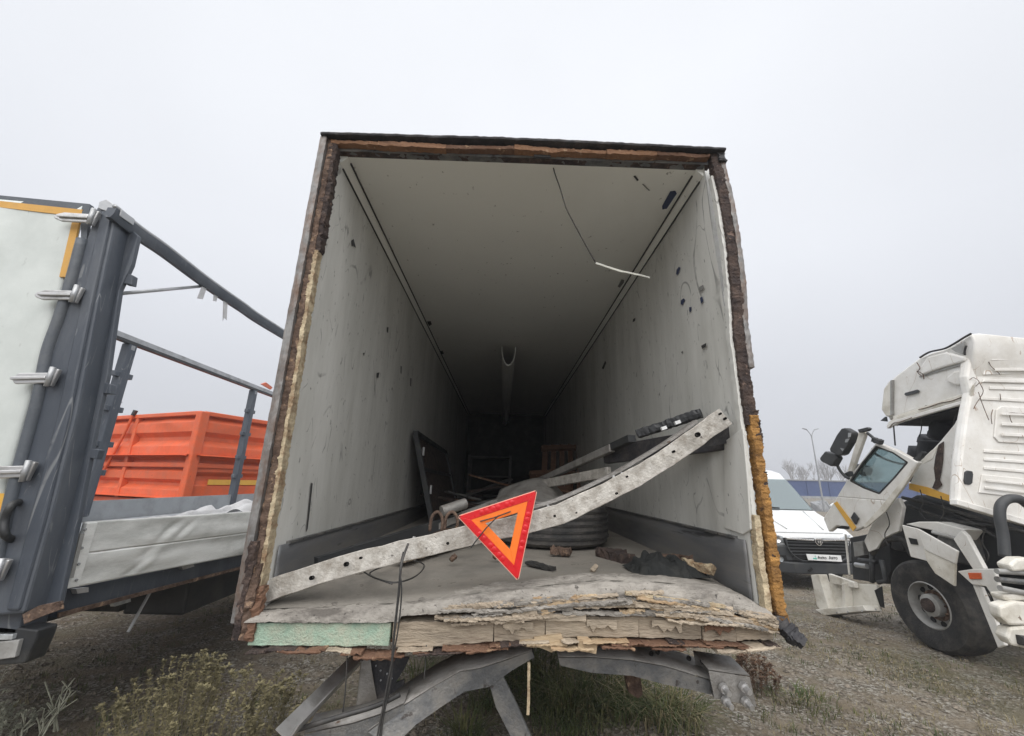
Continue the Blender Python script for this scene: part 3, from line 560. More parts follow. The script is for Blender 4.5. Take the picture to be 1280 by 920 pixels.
MB().column(*[(0.148,2.2,0.946),(0.147,2.2,0.742)], .012, .012, 10, .004, 10, 3).build('stick', 'foam_cream', label='thin pale stick hanging upright under the broken sill', cat='stick')
HC = thing('ceiling_cable', [(0.33,2.3,3.628)][0], 'dark wire hanging from the ceiling with a pale strip at its end', 'cable')
MB().tube(dense([(0.262,2.22,3.836),(0.293,2.3,3.787),(0.337,2.35,3.701),(0.373,2.38,3.597),(0.392,2.4,3.562),(0.473,2.46,3.448),(0.539,2.5,3.35),(0.614,2.55,3.25)], 4), .004, 6, (.3, 1, 0)).build('wire', 'cable_black', HC, smooth=True)
MB().column(*[(0.609,2.55,3.25),(0.798,2.55,3.188)], .014, .01, 8, .004, 12, 3, 'x').build('strip', 'cable_pale', HC)
MB().column(*[(0.787,2.55,3.194),(0.987,2.55,3.151)], .012, .008, 8, .004, 12, 5, 'x').build('strip', 'cable_pale', HC)

# dark panel leaning on the left wall
def leaning_panel():
    P = [V(p) for p in ((-1.09, 4.95, 2.30), (-1.08, 7.6, 2.25), (-.80, 7.6, 1.25), (-.80, 4.95, 1.25))]
    T = thing('panel', (-.95, 6.2, 1.24), 'dark metal door panel leaning against the left inner wall of the trailer', 'panel')
    MB().prism(P, (.02, 0, .006)).build('sheet', 'rotten_brown', T)
    for a, b_ in ((0, 1), (1, 2), (2, 3), (3, 0)): MB().beam(P[a]+Vector((.03, 0, 0)), P[b_]+Vector((.03, 0, 0)), .06, .06).build('frame_bar', 'plastic_black', T, bevel=.006)
    for k in (.2, .62): 
        p = P[0].lerp(P[3], k)+Vector((.07, .1, 0)); MB().box(p, (.02, .03, .1)).build('latch', 'bare_metal', T)
    MB().beam(P[0].lerp(P[3], .4)+Vector((.03, 0, 0)), P[1].lerp(P[2], .4)+Vector((.03, 0, 0)), .04, .04).build('cross_bar', 'plastic_black', T)
leaning_panel()
# tyre lying on the floor
def flat_tyre():
    c = V((.45, 3.92, 1.255)); T = thing('tyre', c, 'worn black truck tyre lying flat on the trailer floor', 'tyre')
    r, h = .50, .34
    MB().lathe([(.28, .04), (.36, 0), (.44, .0), (.49, .03), (.5, .08), (.5, .26), (.49, .31), (.44, .34), (.36, .34), (.28, .30), (.27, .17)], c, (0, 0, 1), 56, True).build('tyre_body', 'tyre_dusty', T, smooth=35)
    for z in (.07, .12, .17, .22, .27):
        MB().lathe([(.499, z-.006), (.508, z-.004), (.508, z+.012), (.499, z+.014)], c, (0, 0, 1), 56, True).build('tread_rib', 'rubber', T)
flat_tyre()
def bent_fender():
    def fn(u, v):
        x = -.12+.72*u+.1*v; y = 3.55+.75*v; z = 1.47+.12*math.sin(u*math.pi)+.20*v-.10*max(0, u-.75)*4+.02*noise.noise(Vector((x*4, y*4, 0)))
        return (x, y, z)
    MB().grid(fn, 24, 18).build('fender', 'steel_light', smooth=True, solid=.012, label='grey curved mudguard sheet resting on the flat tyre', cat='mudguard')
bent_fender()
MB().column(*[(0.378,3.229,1.28),(0.499,3.174,1.28)], .045, .06, 20, .03, 12, 8, 'x').build('rust_lump', 'rust', label='rusty jagged lump in front of the tyre', cat='scrap')
MB().column(*[(0.753,3.274,1.27),(0.872,2.992,1.27)], .06, .12, 12, .03, 12, 18, 'x').build('bark_piece', 'rotten_brown', label='brown flat splinter of board right of the tyre', cat='scrap')
MB().column(*[(0.178,2.827,1.265),(0.319,2.642,1.265)], .02, .05, 12, .012, 12, 28, 'x').build('rubber_strip', 'rubber', label='thin black strip on the floor below the triangle', cat='scrap')
# wooden rack and pallets deep inside
def rack(name, o_, ux, uz, n, label):
    o_, ux, uz = V(o_), V(ux), V(uz); T = thing(name, o_, label, 'pallet', 'wooden pallets inside the trailer')
    dn_ = ux.cross(uz).normalized()
    for i in range(n): MB().beam(o_+ux*(i+.5)/n, o_+ux*(i+.5)/n+uz, .02, .09, ux).build('slat', 'wood_brown', T)
    for k in (.08, .5, .92): MB().beam(o_+uz*k+dn_*.05, o_+uz*k+ux+dn_*.05, .08, .08, uz).build('bearer', 'wood_brown', T)
rack('pallet', (.55, 6.6, 1.25), (.75, .1, .05), (.12, .7, 1.15), 5, 'reddish wooden pallet standing tilted by the right wall of the trailer')
rack('pallet', (.15, 5.9, 1.25), (.75, .25, .05), (.3, .85, .65), 6, 'reddish wooden pallet slumped low behind the tyre')
# black rail with clips, dark board and pale bars behind the bent rail
def back_rails():
    T = thing('door_gasket_bar', [(0.867,2.6,2.03)][0], 'black plastic bar with white clips lying behind the raised end of the rail', 'bar')
    a, b_ = [(0.903,2.75,2.084),(1.231,2.5,2.198)]; MB().column(a, b_, .055, .05, 30, .014, 14, 9, 'x').build('bar', 'plastic_black', T, bevel=.006)
    for p in [(1.011,2.6,2.105),(1.08,2.55,2.136)]: MB().box(V(p)+Vector((0, -.035, .0)), (.035, .02, .02), Matrix.Rotation(-.35, 3, 'Y')).build('clip', 'plate_white', T)
    a, b_ = [(0.841,3.4,1.986),(1.35,2.32,2.038)]
    MB().beam(a, b_, .05, .14).jit(.008, 8).build('plank', 'black_skin', bevel=.006, label='dark stained board wedged behind the raised end of the rail', cat='board')
    a, b_ = [(1.216,2.45,2.135),(1.32,2.3,2.03)]
    MB().prism([(1.092,2.33,2.032),(1.275,2.33,2.138),(1.31,2.33,2.116),(1.338,2.33,2.007),(1.048,2.33,1.954)], (0, .03, 0)).build('sheet_scrap', 'black_skin', label='black torn sheet under the raised end of the rail', cat='scrap')
    a, b_ = [(0.384,4.6,1.768),(0.844,3.2,2.028)]; MB().beam(a, b_, .05, .06).build('alu_bar', 'steel_light', bevel=.005, label='slim pale metal bar leaning up behind the tyre', cat='bar')
    a, b_ = [(0.334,4.4,1.727),(0.843,3.3,1.849)]; MB().beam(a, b_, .04, .08).build('alu_bar', 'aluminium', bevel=.005, label='pale flat bar lying level below the slim bar', cat='bar')
    a, b_ = [(0.629,4.6,1.892),(0.91,2.9,2.072)]; MB().beam(a, b_, .06, .05).build('dark_bar', 'plastic_black', label='dark bar running beside the slim pale bar', cat='bar')
    a, b_ = [(-0.76,2.9,1.325),(-0.049,3.7,1.584)]; MB().beam(a, b_, .05, .05).build('alu_bar', 'steel_light', bevel=.005, label='pale bar rising behind the bent rail left of the triangle', cat='bar')
    for k, (a, b_) in enumerate(([(-0.909,2.754,1.27),(-0.544,4.508,1.27)], [(-0.855,3.061,1.28),(-0.591,4.008,1.28)], [(-0.623,2.787,1.27),(-0.241,3.718,1.27)])):
        MB().column(a, b_, .02, .09, 24, .012, 8, 20+k, 'x').build('loose_board', ('wood_brown', 'rotten_brown', 'wood_grey')[k], label=('brown board lying along the left side behind the rail', 'short dark board on top of the brown board', 'pale board end lying behind the rail near the triangle')[k], cat='board')
    a, b_ = [(-1.021,2.5,1.29),(-0.178,3.6,1.509)]; MB().beam(a, b_, .04, .07).build('dark_bar', 'plastic_black', label='dark bar lying along the left kick plate', cat='bar')
    a, b_ = [(-0.442,3.2,1.535),(-0.277,3.3,1.59)]; MB().tube([a, b_], .04, 12).build('pipe_stub', 'steel_light', smooth=40, label='short grey pipe stub left of the triangle', cat='pipe')
    for k, P in enumerate(([(-0.438,2.7,1.451),(-0.43,2.7,1.535),(-0.393,2.7,1.564),(-0.364,2.7,1.517),(-0.365,2.7,1.452)], [(-0.346,2.7,1.462),(-0.341,2.7,1.537),(-0.303,2.7,1.566),(-0.27,2.7,1.519),(-0.276,2.7,1.454)])):
        MB().tube(dense(P, 4), .010, 8, (0, 1, 0)).build('shackle', 'rust', smooth=True, label=('left', 'right')[k]+' of two rusty hoops on the rail left of the triangle', cat='shackle')
    for k, (a, b_) in enumerate(([(-1.296,2.3,1.191),(-1.288,2.3,1.188)], )): pass
    MB().column(*[(-0.973,2.5,1.12),(-0.837,2.7,1.228)], .03, .02, 8, .006, 9, 4, 'x').build('alu_strip', 'steel_light', label='narrow pale strip on the floor behind the rail', cat='scrap')
back_rails()
rj = random.Random(77)
for i in range(18):
    y = rj.uniform(4.9, 7.6); x = rj.uniform(-.75, .75); a = rj.uniform(-.9, .9); ln = rj.uniform(.5, 1.3); z = 1.28+rj.uniform(0, .45)*(1 if x > -.2 else .5)
    d = Vector((math.cos(a), math.sin(a), rj.uniform(-.25, .45)))*ln*.5; c = Vector((x, y, z+abs(d.z)))
    MB().column(c-d, c+d, rj.uniform(.015, .03), rj.uniform(.06, .16), 10, .008, 6, i, 'x').build('jumbled_plank', rj.choice(('rotten_brown', 'wood_brown', 'plastic_black', 'steel_grey')), label='loose dark plank in the jumble behind the flat tyre', cat='plank', group='planks jumbled behind the flat tyre')
def cloth(name, x0, x1, y0, y1, z, h, m, label, seed):
    def fn(u, v):
        e = min(u, 1-u, v, 1-v); q = Vector((u*4+seed, v*3, seed))
        return (x0+(x1-x0)*u+.03*noise.noise(q*2), y0+(y1-y0)*v+.03*noise.noise(q*2.2), z+h*(.4+.9*abs(noise.noise(q*1.3))+.12*noise.noise(q*3))*min(1, e*5))
    return MB().grid(fn, 34, 24).build(name, m, smooth=True, label=label, cat='cloth')
cloth('rag', .78, 1.18, 2.5, 2.82, 1.26, .11, 'cloth_black', 'crumpled black rag on the trailer floor by the right wall', 3)
MB().column((1.1, 2.62, 1.32), (1.2, 2.5, 1.30), .05, .05, 8, .03, 15, 4).build('foam_scrap', 'foam_cream', label='pale scrap of foam at the right end of the black rag', cat='scrap')
MB().column((1.0, 2.85, 1.3), (1.2, 2.75, 1.3), .06, .06, 8, .03, 15, 9).build('rust_scrap', 'rust', label='rusty scrap behind the black rag', cat='scrap')
for i, (p, m, lb) in enumerate(zip([(-0.314,2.823,1.27),(-0.043,2.942,1.27),(0.532,2.569,1.27)], ('rust', 'wood_brown', 'wood_grey'), ('small rusty nut-like scrap on the floor below the rail', 'small brown chip on the floor left of the triangle tip', 'small grey chip on the floor near the sill'))):
    MB().column(V(p), V(p)+Vector((.03, .02, .025)), .025, .025, 4, .01, 30, i).build('chip', m, label=lb, cat='scrap')
# far dark clutter at the front end
cr = thing('shelf', (-.3, 11.2, 1.24), 'dim metal shelf frame at the far end of the trailer', 'shelf')
for x in (-.9, .2): 
    MB().box((x, 11.2, 1.85), (.06, .06, 1.2)).build('upright', 'steel_grey', cr); MB().box((x, 11.8, 1.85), (.06, .06, 1.2)).build('upright', 'steel_grey', cr)
for z in (1.4, 1.9, 2.4): MB().box((-.35, 11.5, z), (1.16, .66, .03)).build('board', 'steel_grey', cr)

# ---------------------------------------------------------------- bent underride guard below the sill
def bumper():
    T = thing('bent_bumper', [(0.698,2.3,0.877)][0], 'bent grey steel underride bumper hanging below the broken sill', 'bumper')
    def seg(top, bot, dep, name, mt, mf):
        n = len(top); P = [V(p) for p in top]; Q = [V(p) for p in bot]; d = Vector((0, dep, .02))
        mb = MB(); mb.add(Q+P+[p+d for p in P]+[q+d for q in Q], [[i, i+1, n+i+1, n+i] for i in range(n-1)]+[[2*n+i, 2*n+i+1, 3*n+i+1, 3*n+i] for i in range(n-1)]+[[3*n+i, 3*n+i+1, i+1, i] for i in range(n-1)])
        o = mb.jit(.003, 12).build(name, mf, T, smooth=40)
        mb = MB(); mb.add([p+Vector((0, 0, .004)) for p in P]+[p+d*1.0+Vector((0, 0, .004)) for p in P], [[i, i+1, n+i+1, n+i] for i in range(n-1)])
        mb.build('top_plate', mt, o, smooth=40, solid=.005)
        return o
    # right arm: top edge / lower edge of the front face
    seg([(0.291,2.24,0.953),(0.452,2.24,0.955),(0.644,2.24,0.945),(0.796,2.24,0.924),(0.946,2.24,0.887),(1.028,2.24,0.866)], [(0.299,2.24,0.92),(0.45,2.24,0.893),(0.64,2.24,0.883),(0.79,2.24,0.853),(0.94,2.24,0.826),(1.007,2.24,0.811)], .22, 'cross_beam', 'steel_light', 'steel_grey')
    seg([(0.992,2.2,0.926),(1.182,2.2,0.903)], [(1.006,2.2,0.815),(1.195,2.2,0.784)], .16, 'end_bracket', 'steel_light', 'steel_light')
    for p in [(1.044,2.19,0.864),(1.138,2.19,0.871),(1.049,2.19,0.814),(1.141,2.19,0.812)]:
        b_ = MB().lathe([(.001, .05), (.012, .05), (.013, .02), (.02, .018), (.021, 0)], V(p), (.1, -1, -.15), 10).build('bolt', 'bare_metal', T)
    for p in [(0.751,2.28,0.959),(0.783,2.28,0.966),(0.934,2.28,0.942),(1,2.28,0.929),(1.127,2.28,0.904),(1.163,2.28,0.881),(1.116,2.28,0.914)]: MB().lathe([(.001, .010), (.011, .010), (.011, 0)], V(p)+Vector((0, 0, -.0)), (0, -.5, .9), 10).build('hole', 'hole_black', T)
    # left arm, twisted down
    seg([(-0.54,2.1,0.716),(-0.422,2.15,0.781),(-0.294,2.2,0.838),(-0.173,2.24,0.887),(-0.08,2.25,0.898),(0.033,2.25,0.932),(0.166,2.25,0.974)], [(-0.432,2.1,0.662),(-0.347,2.15,0.723),(-0.245,2.2,0.764),(-0.15,2.24,0.807),(-0.032,2.25,0.827),(0.072,2.25,0.893),(0.178,2.25,0.948)], .2, 'bent_beam', 'steel_light', 'steel_grey')
    seg([(-0.792,2.06,0.725),(-0.611,2.1,0.744),(-0.484,2.12,0.774),(-0.406,2.15,0.797)], [(-0.78,2.06,0.651),(-0.6,2.1,0.66),(-0.473,2.12,0.679),(-0.398,2.15,0.708)], .1, 'lower_beam', 'steel_light', 'steel_grey')
    MB().prism([(-0.049,2.26,0.862),(0.019,2.26,0.879),(0.094,2.26,0.755),(0.17,2.26,0.616),(0.079,2.26,0.615),(0.001,2.26,0.738)], (0, .03, 0)).jit(.006, 9).build('strut', 'steel_grey', T, bevel=.004)
    MB().prism([(0.654,2.4,0.834),(0.728,2.4,0.835),(0.738,2.4,0.742),(0.713,2.4,0.722),(0.666,2.4,0.748)], (0, .05, 0)).build('hanger', 'rust', T, bevel=.004)
    a, b_ = [(-0.76,2.6,0.808),(-0.836,1.95,0.773)]
    pr_ = [(-.035, 0), (.035, 0), (.035, .006), (-.029, .006), (-.029, .07), (-.035, .07)]
    MB().sweep([a, b_], pr_, (.4, -.6, .7)).build('angle_strut', 'bare_metal', T)
    MB().prism([(-0.632,2.35,0.899),(-0.435,2.35,0.902),(-0.454,2.35,0.858),(-0.495,2.35,0.793),(-0.453,2.35,0.807),(-0.447,2.35,0.741),(-0.531,2.35,0.694),(-0.571,2.35,0.706)], (0, .015, 0)).build('bracket', 'black_skin', T)
    MB().prism([(-0.664,2.33,0.892),(-0.623,2.33,0.907),(-0.602,2.33,0.829),(-0.557,2.33,0.702),(-0.664,2.33,0.675),(-0.663,2.33,0.759)], (-.01, .02, 0)).jit(.005, 12).build('bracket', 'steel_light', T)
    for p in [(-0.595,2.345,0.868),(-0.57,2.345,0.848),(-0.537,2.345,0.835),(-0.565,2.345,0.807),(-0.512,2.345,0.815)]: MB().lathe([(.001, .004), (.004, .004), (.004, 0)], V(p), (0, -1, 0), 8).build('hole', 'far_grey', T)
    MB().tube(dense([(-0.88,2.05,0.728),(-0.665,2.05,0.789),(-0.516,2.1,0.811),(-0.421,2.12,0.845)], 5), .010, 7).build('cable', 'cable_black', T, smooth=True)
bumper()

# ================================================================ curtain-side trailer on the left
def curtain_trailer():
    YB = 2.35
    T = thing('curtain_trailer', (-3.75, 2.4, .8), 'stripped curtain-side trailer with dark blue-grey rear post and bare roof rails', 'trailer')
    # rear door leaf with its tarpaulin skin
    def door(u, v):
        tl, tr, br, bl = [V(p) for p in [(-4.65,2.33,3.491),(-2.759,2.33,3.405),(-2.595,2.33,1.019),(-4.017,2.33,0.961)]]
        p = tl.lerp(tr, u).lerp(bl.lerp(br, u), v)
        b = .02*math.exp(-(((u-.72)/.05)**2+((v-.12)/.05)**2))
        p.y += -b-.008*noise.noise(Vector((u*5, v*6, 0)))+.05*max(0, noise.noise(Vector((u*2, v*2, 4))))*0
        return p
    dr = MB().grid(door, 40, 40).build('rear_door', 'tarp_white', T, smooth=True, solid=.03)
    MB().prism([(-4.638,2.315,3.516),(-3.302,2.315,3.462),(-2.718,2.315,3.42),(-2.709,2.315,3.372),(-3.287,2.315,3.42),(-4.615,2.315,3.468)], (0, .03, 0)).build('door_top_rail', 'tarp_grey', dr)
    MB().prism([(-4.609,2.312,3.466),(-3.282,2.312,3.418),(-2.747,2.312,3.374),(-2.741,2.312,3.321),(-3.266,2.312,3.371),(-4.583,2.312,3.412)], (0, .012, 0)).build('tape_strip', 'tape_orange', dr)
    MB().prism([(-2.786,2.308,3.334),(-2.742,2.308,3.336),(-2.689,2.308,2.895),(-2.737,2.308,2.894)], (0, .012, 0)).build('tape_strip', 'tape_orange', dr)
    MB().prism([(-2.725,2.308,1.634),(-2.617,2.308,1.632),(-2.597,2.308,1.463),(-2.687,2.308,1.423)], (0, .012, 0)).build('tape_strip', 'tape_yellow', dr)
    MB().prism([(-2.712,2.313,3.406),(-2.657,2.313,3.156),(-2.625,2.313,2.906),(-2.649,2.313,2.905),(-2.691,2.313,3.154),(-2.753,2.313,3.357)], (0, .02, 0)).build('door_edge_rail', 'tarp_grey', dr)
    MB().tube(dense([(-2.666,2.3,3.147),(-2.645,2.3,2.871),(-2.638,2.3,2.61),(-2.639,2.3,2.412),(-2.6,2.3,2.132),(-2.581,2.3,1.869),(-2.563,2.3,1.621),(-2.532,2.3,1.351),(-2.511,2.3,1.099)], 4), .030, 12).build('tarp_roll', 'tarp_grey', dr, smooth=True)
    # rear corner post
    po = MB().prism([(-2.65,2.3,3.393),(-2.579,2.3,3.408),(-2.515,2.3,3.363),(-2.459,2.3,2.824),(-2.368,2.3,2.049),(-2.336,2.3,1.508),(-2.323,2.3,1.078),(-2.542,2.3,1.057),(-2.556,2.3,1.419),(-2.614,2.3,2.042),(-2.632,2.3,2.56)], (0, .12, 0)).build('corner_post', 'post_blue', T, bevel=.012)
    MB().prism([(-2.656,2.4,3.431),(-2.434,2.4,3.251),(-2.424,2.4,3.045),(-2.445,2.4,2.864),(-2.413,2.4,2.627),(-2.363,2.4,2.303),(-2.345,2.4,2.065),(-2.29,2.4,1.542),(-2.258,2.4,1.07),(-2.438,2.4,1.03),(-2.438,2.4,1.497),(-2.484,2.4,2.061),(-2.586,2.4,2.87)], (0, .03, 0)).jit(.006, 4).build('post_flange', 'post_blue', po, bevel=.006)
    MB().prism([(-2.601,2.285,3.36),(-2.532,2.285,3.363),(-2.48,2.285,2.816),(-2.391,2.285,2.046),(-2.349,2.285,1.509),(-2.338,2.285,1.092),(-2.399,2.285,1.091),(-2.43,2.285,1.546),(-2.46,2.285,2.044),(-2.546,2.285,2.814)], (0, .03, 0)).build('post_rib', 'post_blue', po, bevel=.012)
    MB().prism([(-2.623,2.28,3.415),(-2.583,2.28,3.434),(-2.467,2.28,3.361),(-2.464,2.28,3.314),(-2.619,2.28,3.367)], (0, .10, 0)).build('post_cap', 'rail_silver', po, bevel=.004)
    for P in ([(-2.426,2.4,2.977),(-2.393,2.4,2.967),(-2.385,2.4,2.9),(-2.437,2.4,2.909)], [(-2.37,2.4,2.264),(-2.331,2.4,2.255),(-2.314,2.4,2.198),(-2.36,2.4,2.197)], [(-2.349,2.4,1.883),(-2.284,2.4,1.875),(-2.287,2.4,1.822),(-2.342,2.4,1.83)]):
        MB().prism(P, (0, .04, 0)).build('lug', 'post_blue', po, bevel=.004)
    MB().prism([(-2.316,2.29,1.077),(-2.252,2.29,1.116),(-2.158,2.29,1.136),(-2.143,2.29,1.101),(-2.235,2.29,1.065),(-2.294,2.29,1.036)], (0, .02, 0)).build('torn_edge', 'rust', po)
    MB().tube(dense([(-2.519,2.3,1.591),(-2.488,2.24,1.578),(-2.495,2.24,1.51),(-2.471,2.24,1.443),(-2.498,2.3,1.412)], 5), .018, 10).build('grab_handle', 'plastic_black', po, smooth=True)
    for (bx, by) in ((118, 273), (98, 369), (68, 472), (38, 589), (5, 712)): pass
    for c, t in zip([(-2.605,2.27,3.284),(-2.547,2.27,2.759),(-2.525,2.27,2.256),(-2.486,2.27,1.749),(-2.455,2.27,1.277)], [(-2.824,2.25,3.278),(-2.764,2.25,2.747),(-2.717,2.25,2.24),(-2.684,2.25,1.735),(-2.656,2.25,1.27)]):
        c, t = V(c), V(t); hg = MB().box(c, (.035, .025, .10), Matrix.Rotation(.18, 3, 'Y')).build('hinge', 'bare_metal', T, bevel=.006)
        d = (t-c).normalized(); nv = Vector((0, 0, 1))
        MB().prism([c+nv*.030, c+d*.18+nv*.032, t+nv*.016, t-d*-.012, t-nv*.016, c+d*.18-nv*.032, c-nv*.030], (0, .014, 0)).build('hinge_strap', 'bare_metal', hg, bevel=.005)
        MB().beam(c+d*.03+Vector((0, -.008, 0)), c+d*.2+Vector((0, -.008, 0)), .012, .018).build('strap_rib', 'bare_metal', hg, bevel=.004)
        MB().tube([c+Vector((0, -.02, .055)), c+Vector((0, -.02, -.055))], .013, 8, (1, 0, 0)).build('hinge_pin', 'rail_silver', hg, smooth=True)
    # near roof rail: sags, then runs forward
    pts = dense([(-2.5,2.25,3.326),(-2.5,2.442,3.307),(-2.5,2.677,3.306),(-2.5,3.097,3.283),(-2.5,3.577,3.278),(-2.5,4.374,3.286)]+[(-2.5, 8.5, 3.44), (-2.5, 13, 3.44)], 5)
    MB().sweep(pts, [(-.015, -.045), (.015, -.045), (.028, -.015), (.028, .03), (-.028, .03), (-.028, -.015)]).build('roof_rail', 'post_blue', T, smooth=40)
    MB().tube([p+Vector((.012, 0, .042)) for p in pts], .014, 8).build('curtain_track', 'rail_silver', T, smooth=True)
    a, b_ = [(-2.52,2.482,2.874),(-2.52,3.094,3.237)]; MB().tube([V(a), V(b_)], .012, 8).build('brace_rod', 'rail_silver', T, smooth=True)
    for P in ([(-2.5,3.085,3.233),(-2.5,3.137,3.245),(-2.5,3.125,3.138),(-2.5,3.068,3.118)], [(-2.5,3.229,3.232),(-2.5,3.277,3.24),(-2.5,3.274,3.186),(-2.5,3.237,3.176)], [(-2.5,3.351,3.237),(-2.5,3.403,3.246),(-2.5,3.444,3.086),(-2.5,3.409,3.095),(-2.5,3.399,3.06)]):
        MB().prism(P, (.004, 0, 0)).build('strap_end', 'cloth_white', T)
    # far roof rail and sliding pillars
    MB().beam((-5.1, 2.5, 3.50), (-5.1, 13, 3.50), .10, .07).build('roof_rail', 'rail_silver', T)
    MB().beam((-5.07, 2.5, 3.445), (-5.07, 13, 3.445), .07, .04).build('rail_lip', 'plastic_black', T)
    MB().prism([(-5.05,8.304,3.586),(-5.05,8.456,3.657),(-5.05,8.718,3.614),(-5.05,8.676,3.552)], (.03, 0, 0)).build('red_tag', 'lamp_amber', T)
    for y in (5.35, 8.2, 11.1):
        pl = MB().box((-5.09, y, 2.33), (.11, .125, 2.2)).build('pillar', 'post_blue', T, bevel=.015)
        for z in (1.75, 2.1, 2.55, 3.0): MB().box((-5.08, y, z), (.06, .27, .07)).build('latch', 'post_blue', pl, bevel=.008)
        MB().box((-5.06, y, 3.38), (.05, .06, .06)).build('roller', 'rail_silver', pl)
    # deck, boards, chassis
    MB().box((-3.75, 7.7, 1.12), (2.62, 10.4, .10)).build('deck', 'board_grey', T)
    MB().box((-5.09, 7.8, 1.28), (.03, 10.4, .26)).build('side_board', 'board_grey', T)
    C4 = [V(p) for p in [(-2.33,2.486,1.484),(-2.33,4.087,1.437),(-2.33,4.186,1.063),(-2.33,2.471,1.145)]]
    rise = (C4[1].z-C4[0].z)/(C4[1].y-C4[0].y)
    def bd(u, v):
        p = C4[0].lerp(C4[1], u).lerp(C4[3].lerp(C4[2], u), v)
        for u0, a_, w0, v0 in ((.38, .013, .026, .28), (.47, .009, .020, .3), (.30, .008, .03, .62), (.26, .009, .02, .85), (.62, .005, .05, .5)):
            p.x += -a_*math.exp(-((u-u0+.30*(v-v0))/w0)**2-((v-v0)/.16)**2)+a_*.7*math.exp(-((u-u0-.035+.30*(v-v0))/w0)**2-((v-v0)/.14)**2)
        p.x += .012*noise.noise(Vector((u*2.2, v*4, 1)))+.004*noise.noise(Vector((u*8, v*5, 3)))
        return p
    for i in range(2):
        MB().grid(lambda u, v: bd(u, (i+.006+.988*v)/2), 80, 16).build('side_board', 'board_white', T, smooth=True, solid=.02)
    e0 = C4[1]; e1 = C4[2]; far = Vector((-2.33, 12.8, 0))
    MB().prism([e0, (-2.33, 12.8, e0.z), (-2.33, 12.8, e1.z), e1], (-.025, 0, 0)).build('side_board', 'board_white', T)
    MB().prism([(-2.315,2.477,1.477),(-2.315,2.538,1.476),(-2.315,2.531,1.147),(-2.315,2.462,1.151)], (.012, 0, 0)).build('board_end', 'board_white', T, bevel=.003)
    MB().prism([(-2.3,2.442,1.427),(-2.3,2.465,1.425),(-2.3,2.473,1.203),(-2.3,2.452,1.203)], (.008, 0, 0)).build('end_slot', 'truck_grey', T)
    for p in [(-2.3,2.467,1.445),(-2.3,2.479,1.349),(-2.3,2.487,1.267),(-2.3,2.5,1.185)]: MB().lathe([(.001, .006), (.007, .006), (.008, 0)], V(p), (1, 0, 0), 8).build('rivet', 'rail_silver', T)
    R4 = [V(p) for p in [(-2.37,2.505,1.132),(-2.37,4.26,1.044),(-2.37,4.297,0.933),(-2.37,2.523,0.997)]]
    MB().prism(R4, (-.06, 0, 0)).build('side_rail', 'post_blue', T)
    MB().prism([R4[1], (-2.37, 12.8, R4[1].z), (-2.37, 12.8, R4[2].z), R4[2]], (-.06, 0, 0)).build('side_rail', 'post_blue', T)
    MB().prism([(-2.36,2.513,1.022),(-2.36,4.274,0.952),(-2.36,4.281,0.929),(-2.36,2.516,0.999)], (.01, 0, 0)).build('rail_edge', 'rust', T)
    for P in ([(-2.36,2.547,1.131),(-2.36,2.621,1.122),(-2.36,2.629,1.096),(-2.36,2.564,1.103)], [(-2.36,3.326,1.102),(-2.36,3.445,1.103),(-2.36,3.462,1.078),(-2.36,3.35,1.076)]): MB().prism(P, (.03, 0, 0)).build('latch', 'bare_metal', T)
    MB().prism([(-2.5,2.982,0.955),(-2.5,3.103,0.959),(-2.5,3.121,0.921),(-2.5,3.004,0.922)], (.03, 0, 0)).build('side_lamp', 'headlamp', T)
    for x in (-4.4, -3.1): MB().box((x, 7.7, .92), (.1, 10.2, .3)).build('chassis_rail', 'plastic_black', T)
    for y in (3.2, 4.4, 5.6): MB().box((-3.75, y, 1.02), (2.4, .08, .09)).build('cross_member', 'plastic_black', T)
    MB().box((-2.85, 4.6, .80), (.5, 1.5, .34)).build('storage_box', 'plastic_black', T, bevel=.02)
    MB().box((-3.7, 3.6, .86), (1.6, .06, .26)).build('mud_flap', 'rubber', T)
    for y in (8.4, 9.7, 11.0):
        MB().tube([(-4.7, y, .3), (-2.75, y, .3)], .06, 8).build('axle', 'plastic_black', T)
        for x, s in ((-2.72, 1), (-4.75, -1)): wheel(T, (x, y, .29), .5, .36, s, holes=8)
    a, b_ = [(-2.45,3.252,0.969),(-2.45,3.133,0.738)]; MB().tube([V(a), V(b_)], .010, 6).build('tarp_pole', 'rail_silver', T)
    # rear bumper and lamp bracket under the sill
    MB().box((-3.78, 2.45, .99), (2.75, .14, .16)).build('rear_sill', 'post_blue', T, bevel=.01)
    MB().prism([(-2.744,2.38,1.02),(-2.305,2.38,0.985),(-2.306,2.38,0.939),(-2.325,2.38,0.835),(-2.663,2.38,0.81)], (0, .1, 0)).build('lamp_bracket', 'plastic_black', T, bevel=.01)
    MB().prism([(-2.621,2.36,0.968),(-2.403,2.36,0.968),(-2.402,2.36,0.944),(-2.608,2.36,0.934)], (0, .03, 0)).build('tail_lamp', 'headlamp', T, bevel=.004)
    MB().prism([(-2.603,2.36,0.92),(-2.364,2.36,0.945),(-2.361,2.36,0.869),(-2.572,2.36,0.839)], (0, .03, 0)).build('reflector_plate', 'truck_grey', T, bevel=.004)
    return T
curtain_trailer()
def tarp_heap():
    def fn(u, v):
        y = 3.05+2.9*u; q = Vector((u*9, v*3, 2))
        return (-2.42-.30*v+.03*noise.noise(q), y, 1.40+.20*(.25+.8*abs(noise.noise(q*.9))+.3*noise.noise(q*2.2))*math.sin(math.pi*(.08+.84*u))*math.sin(math.pi*min(1, .15+v)))
    MB().grid(fn, 80, 24).build('tarpaulin', 'cloth_white', smooth=True, label='crumpled pale tarpaulin heaped along the inside of the white side board', cat='tarpaulin')
tarp_heap()

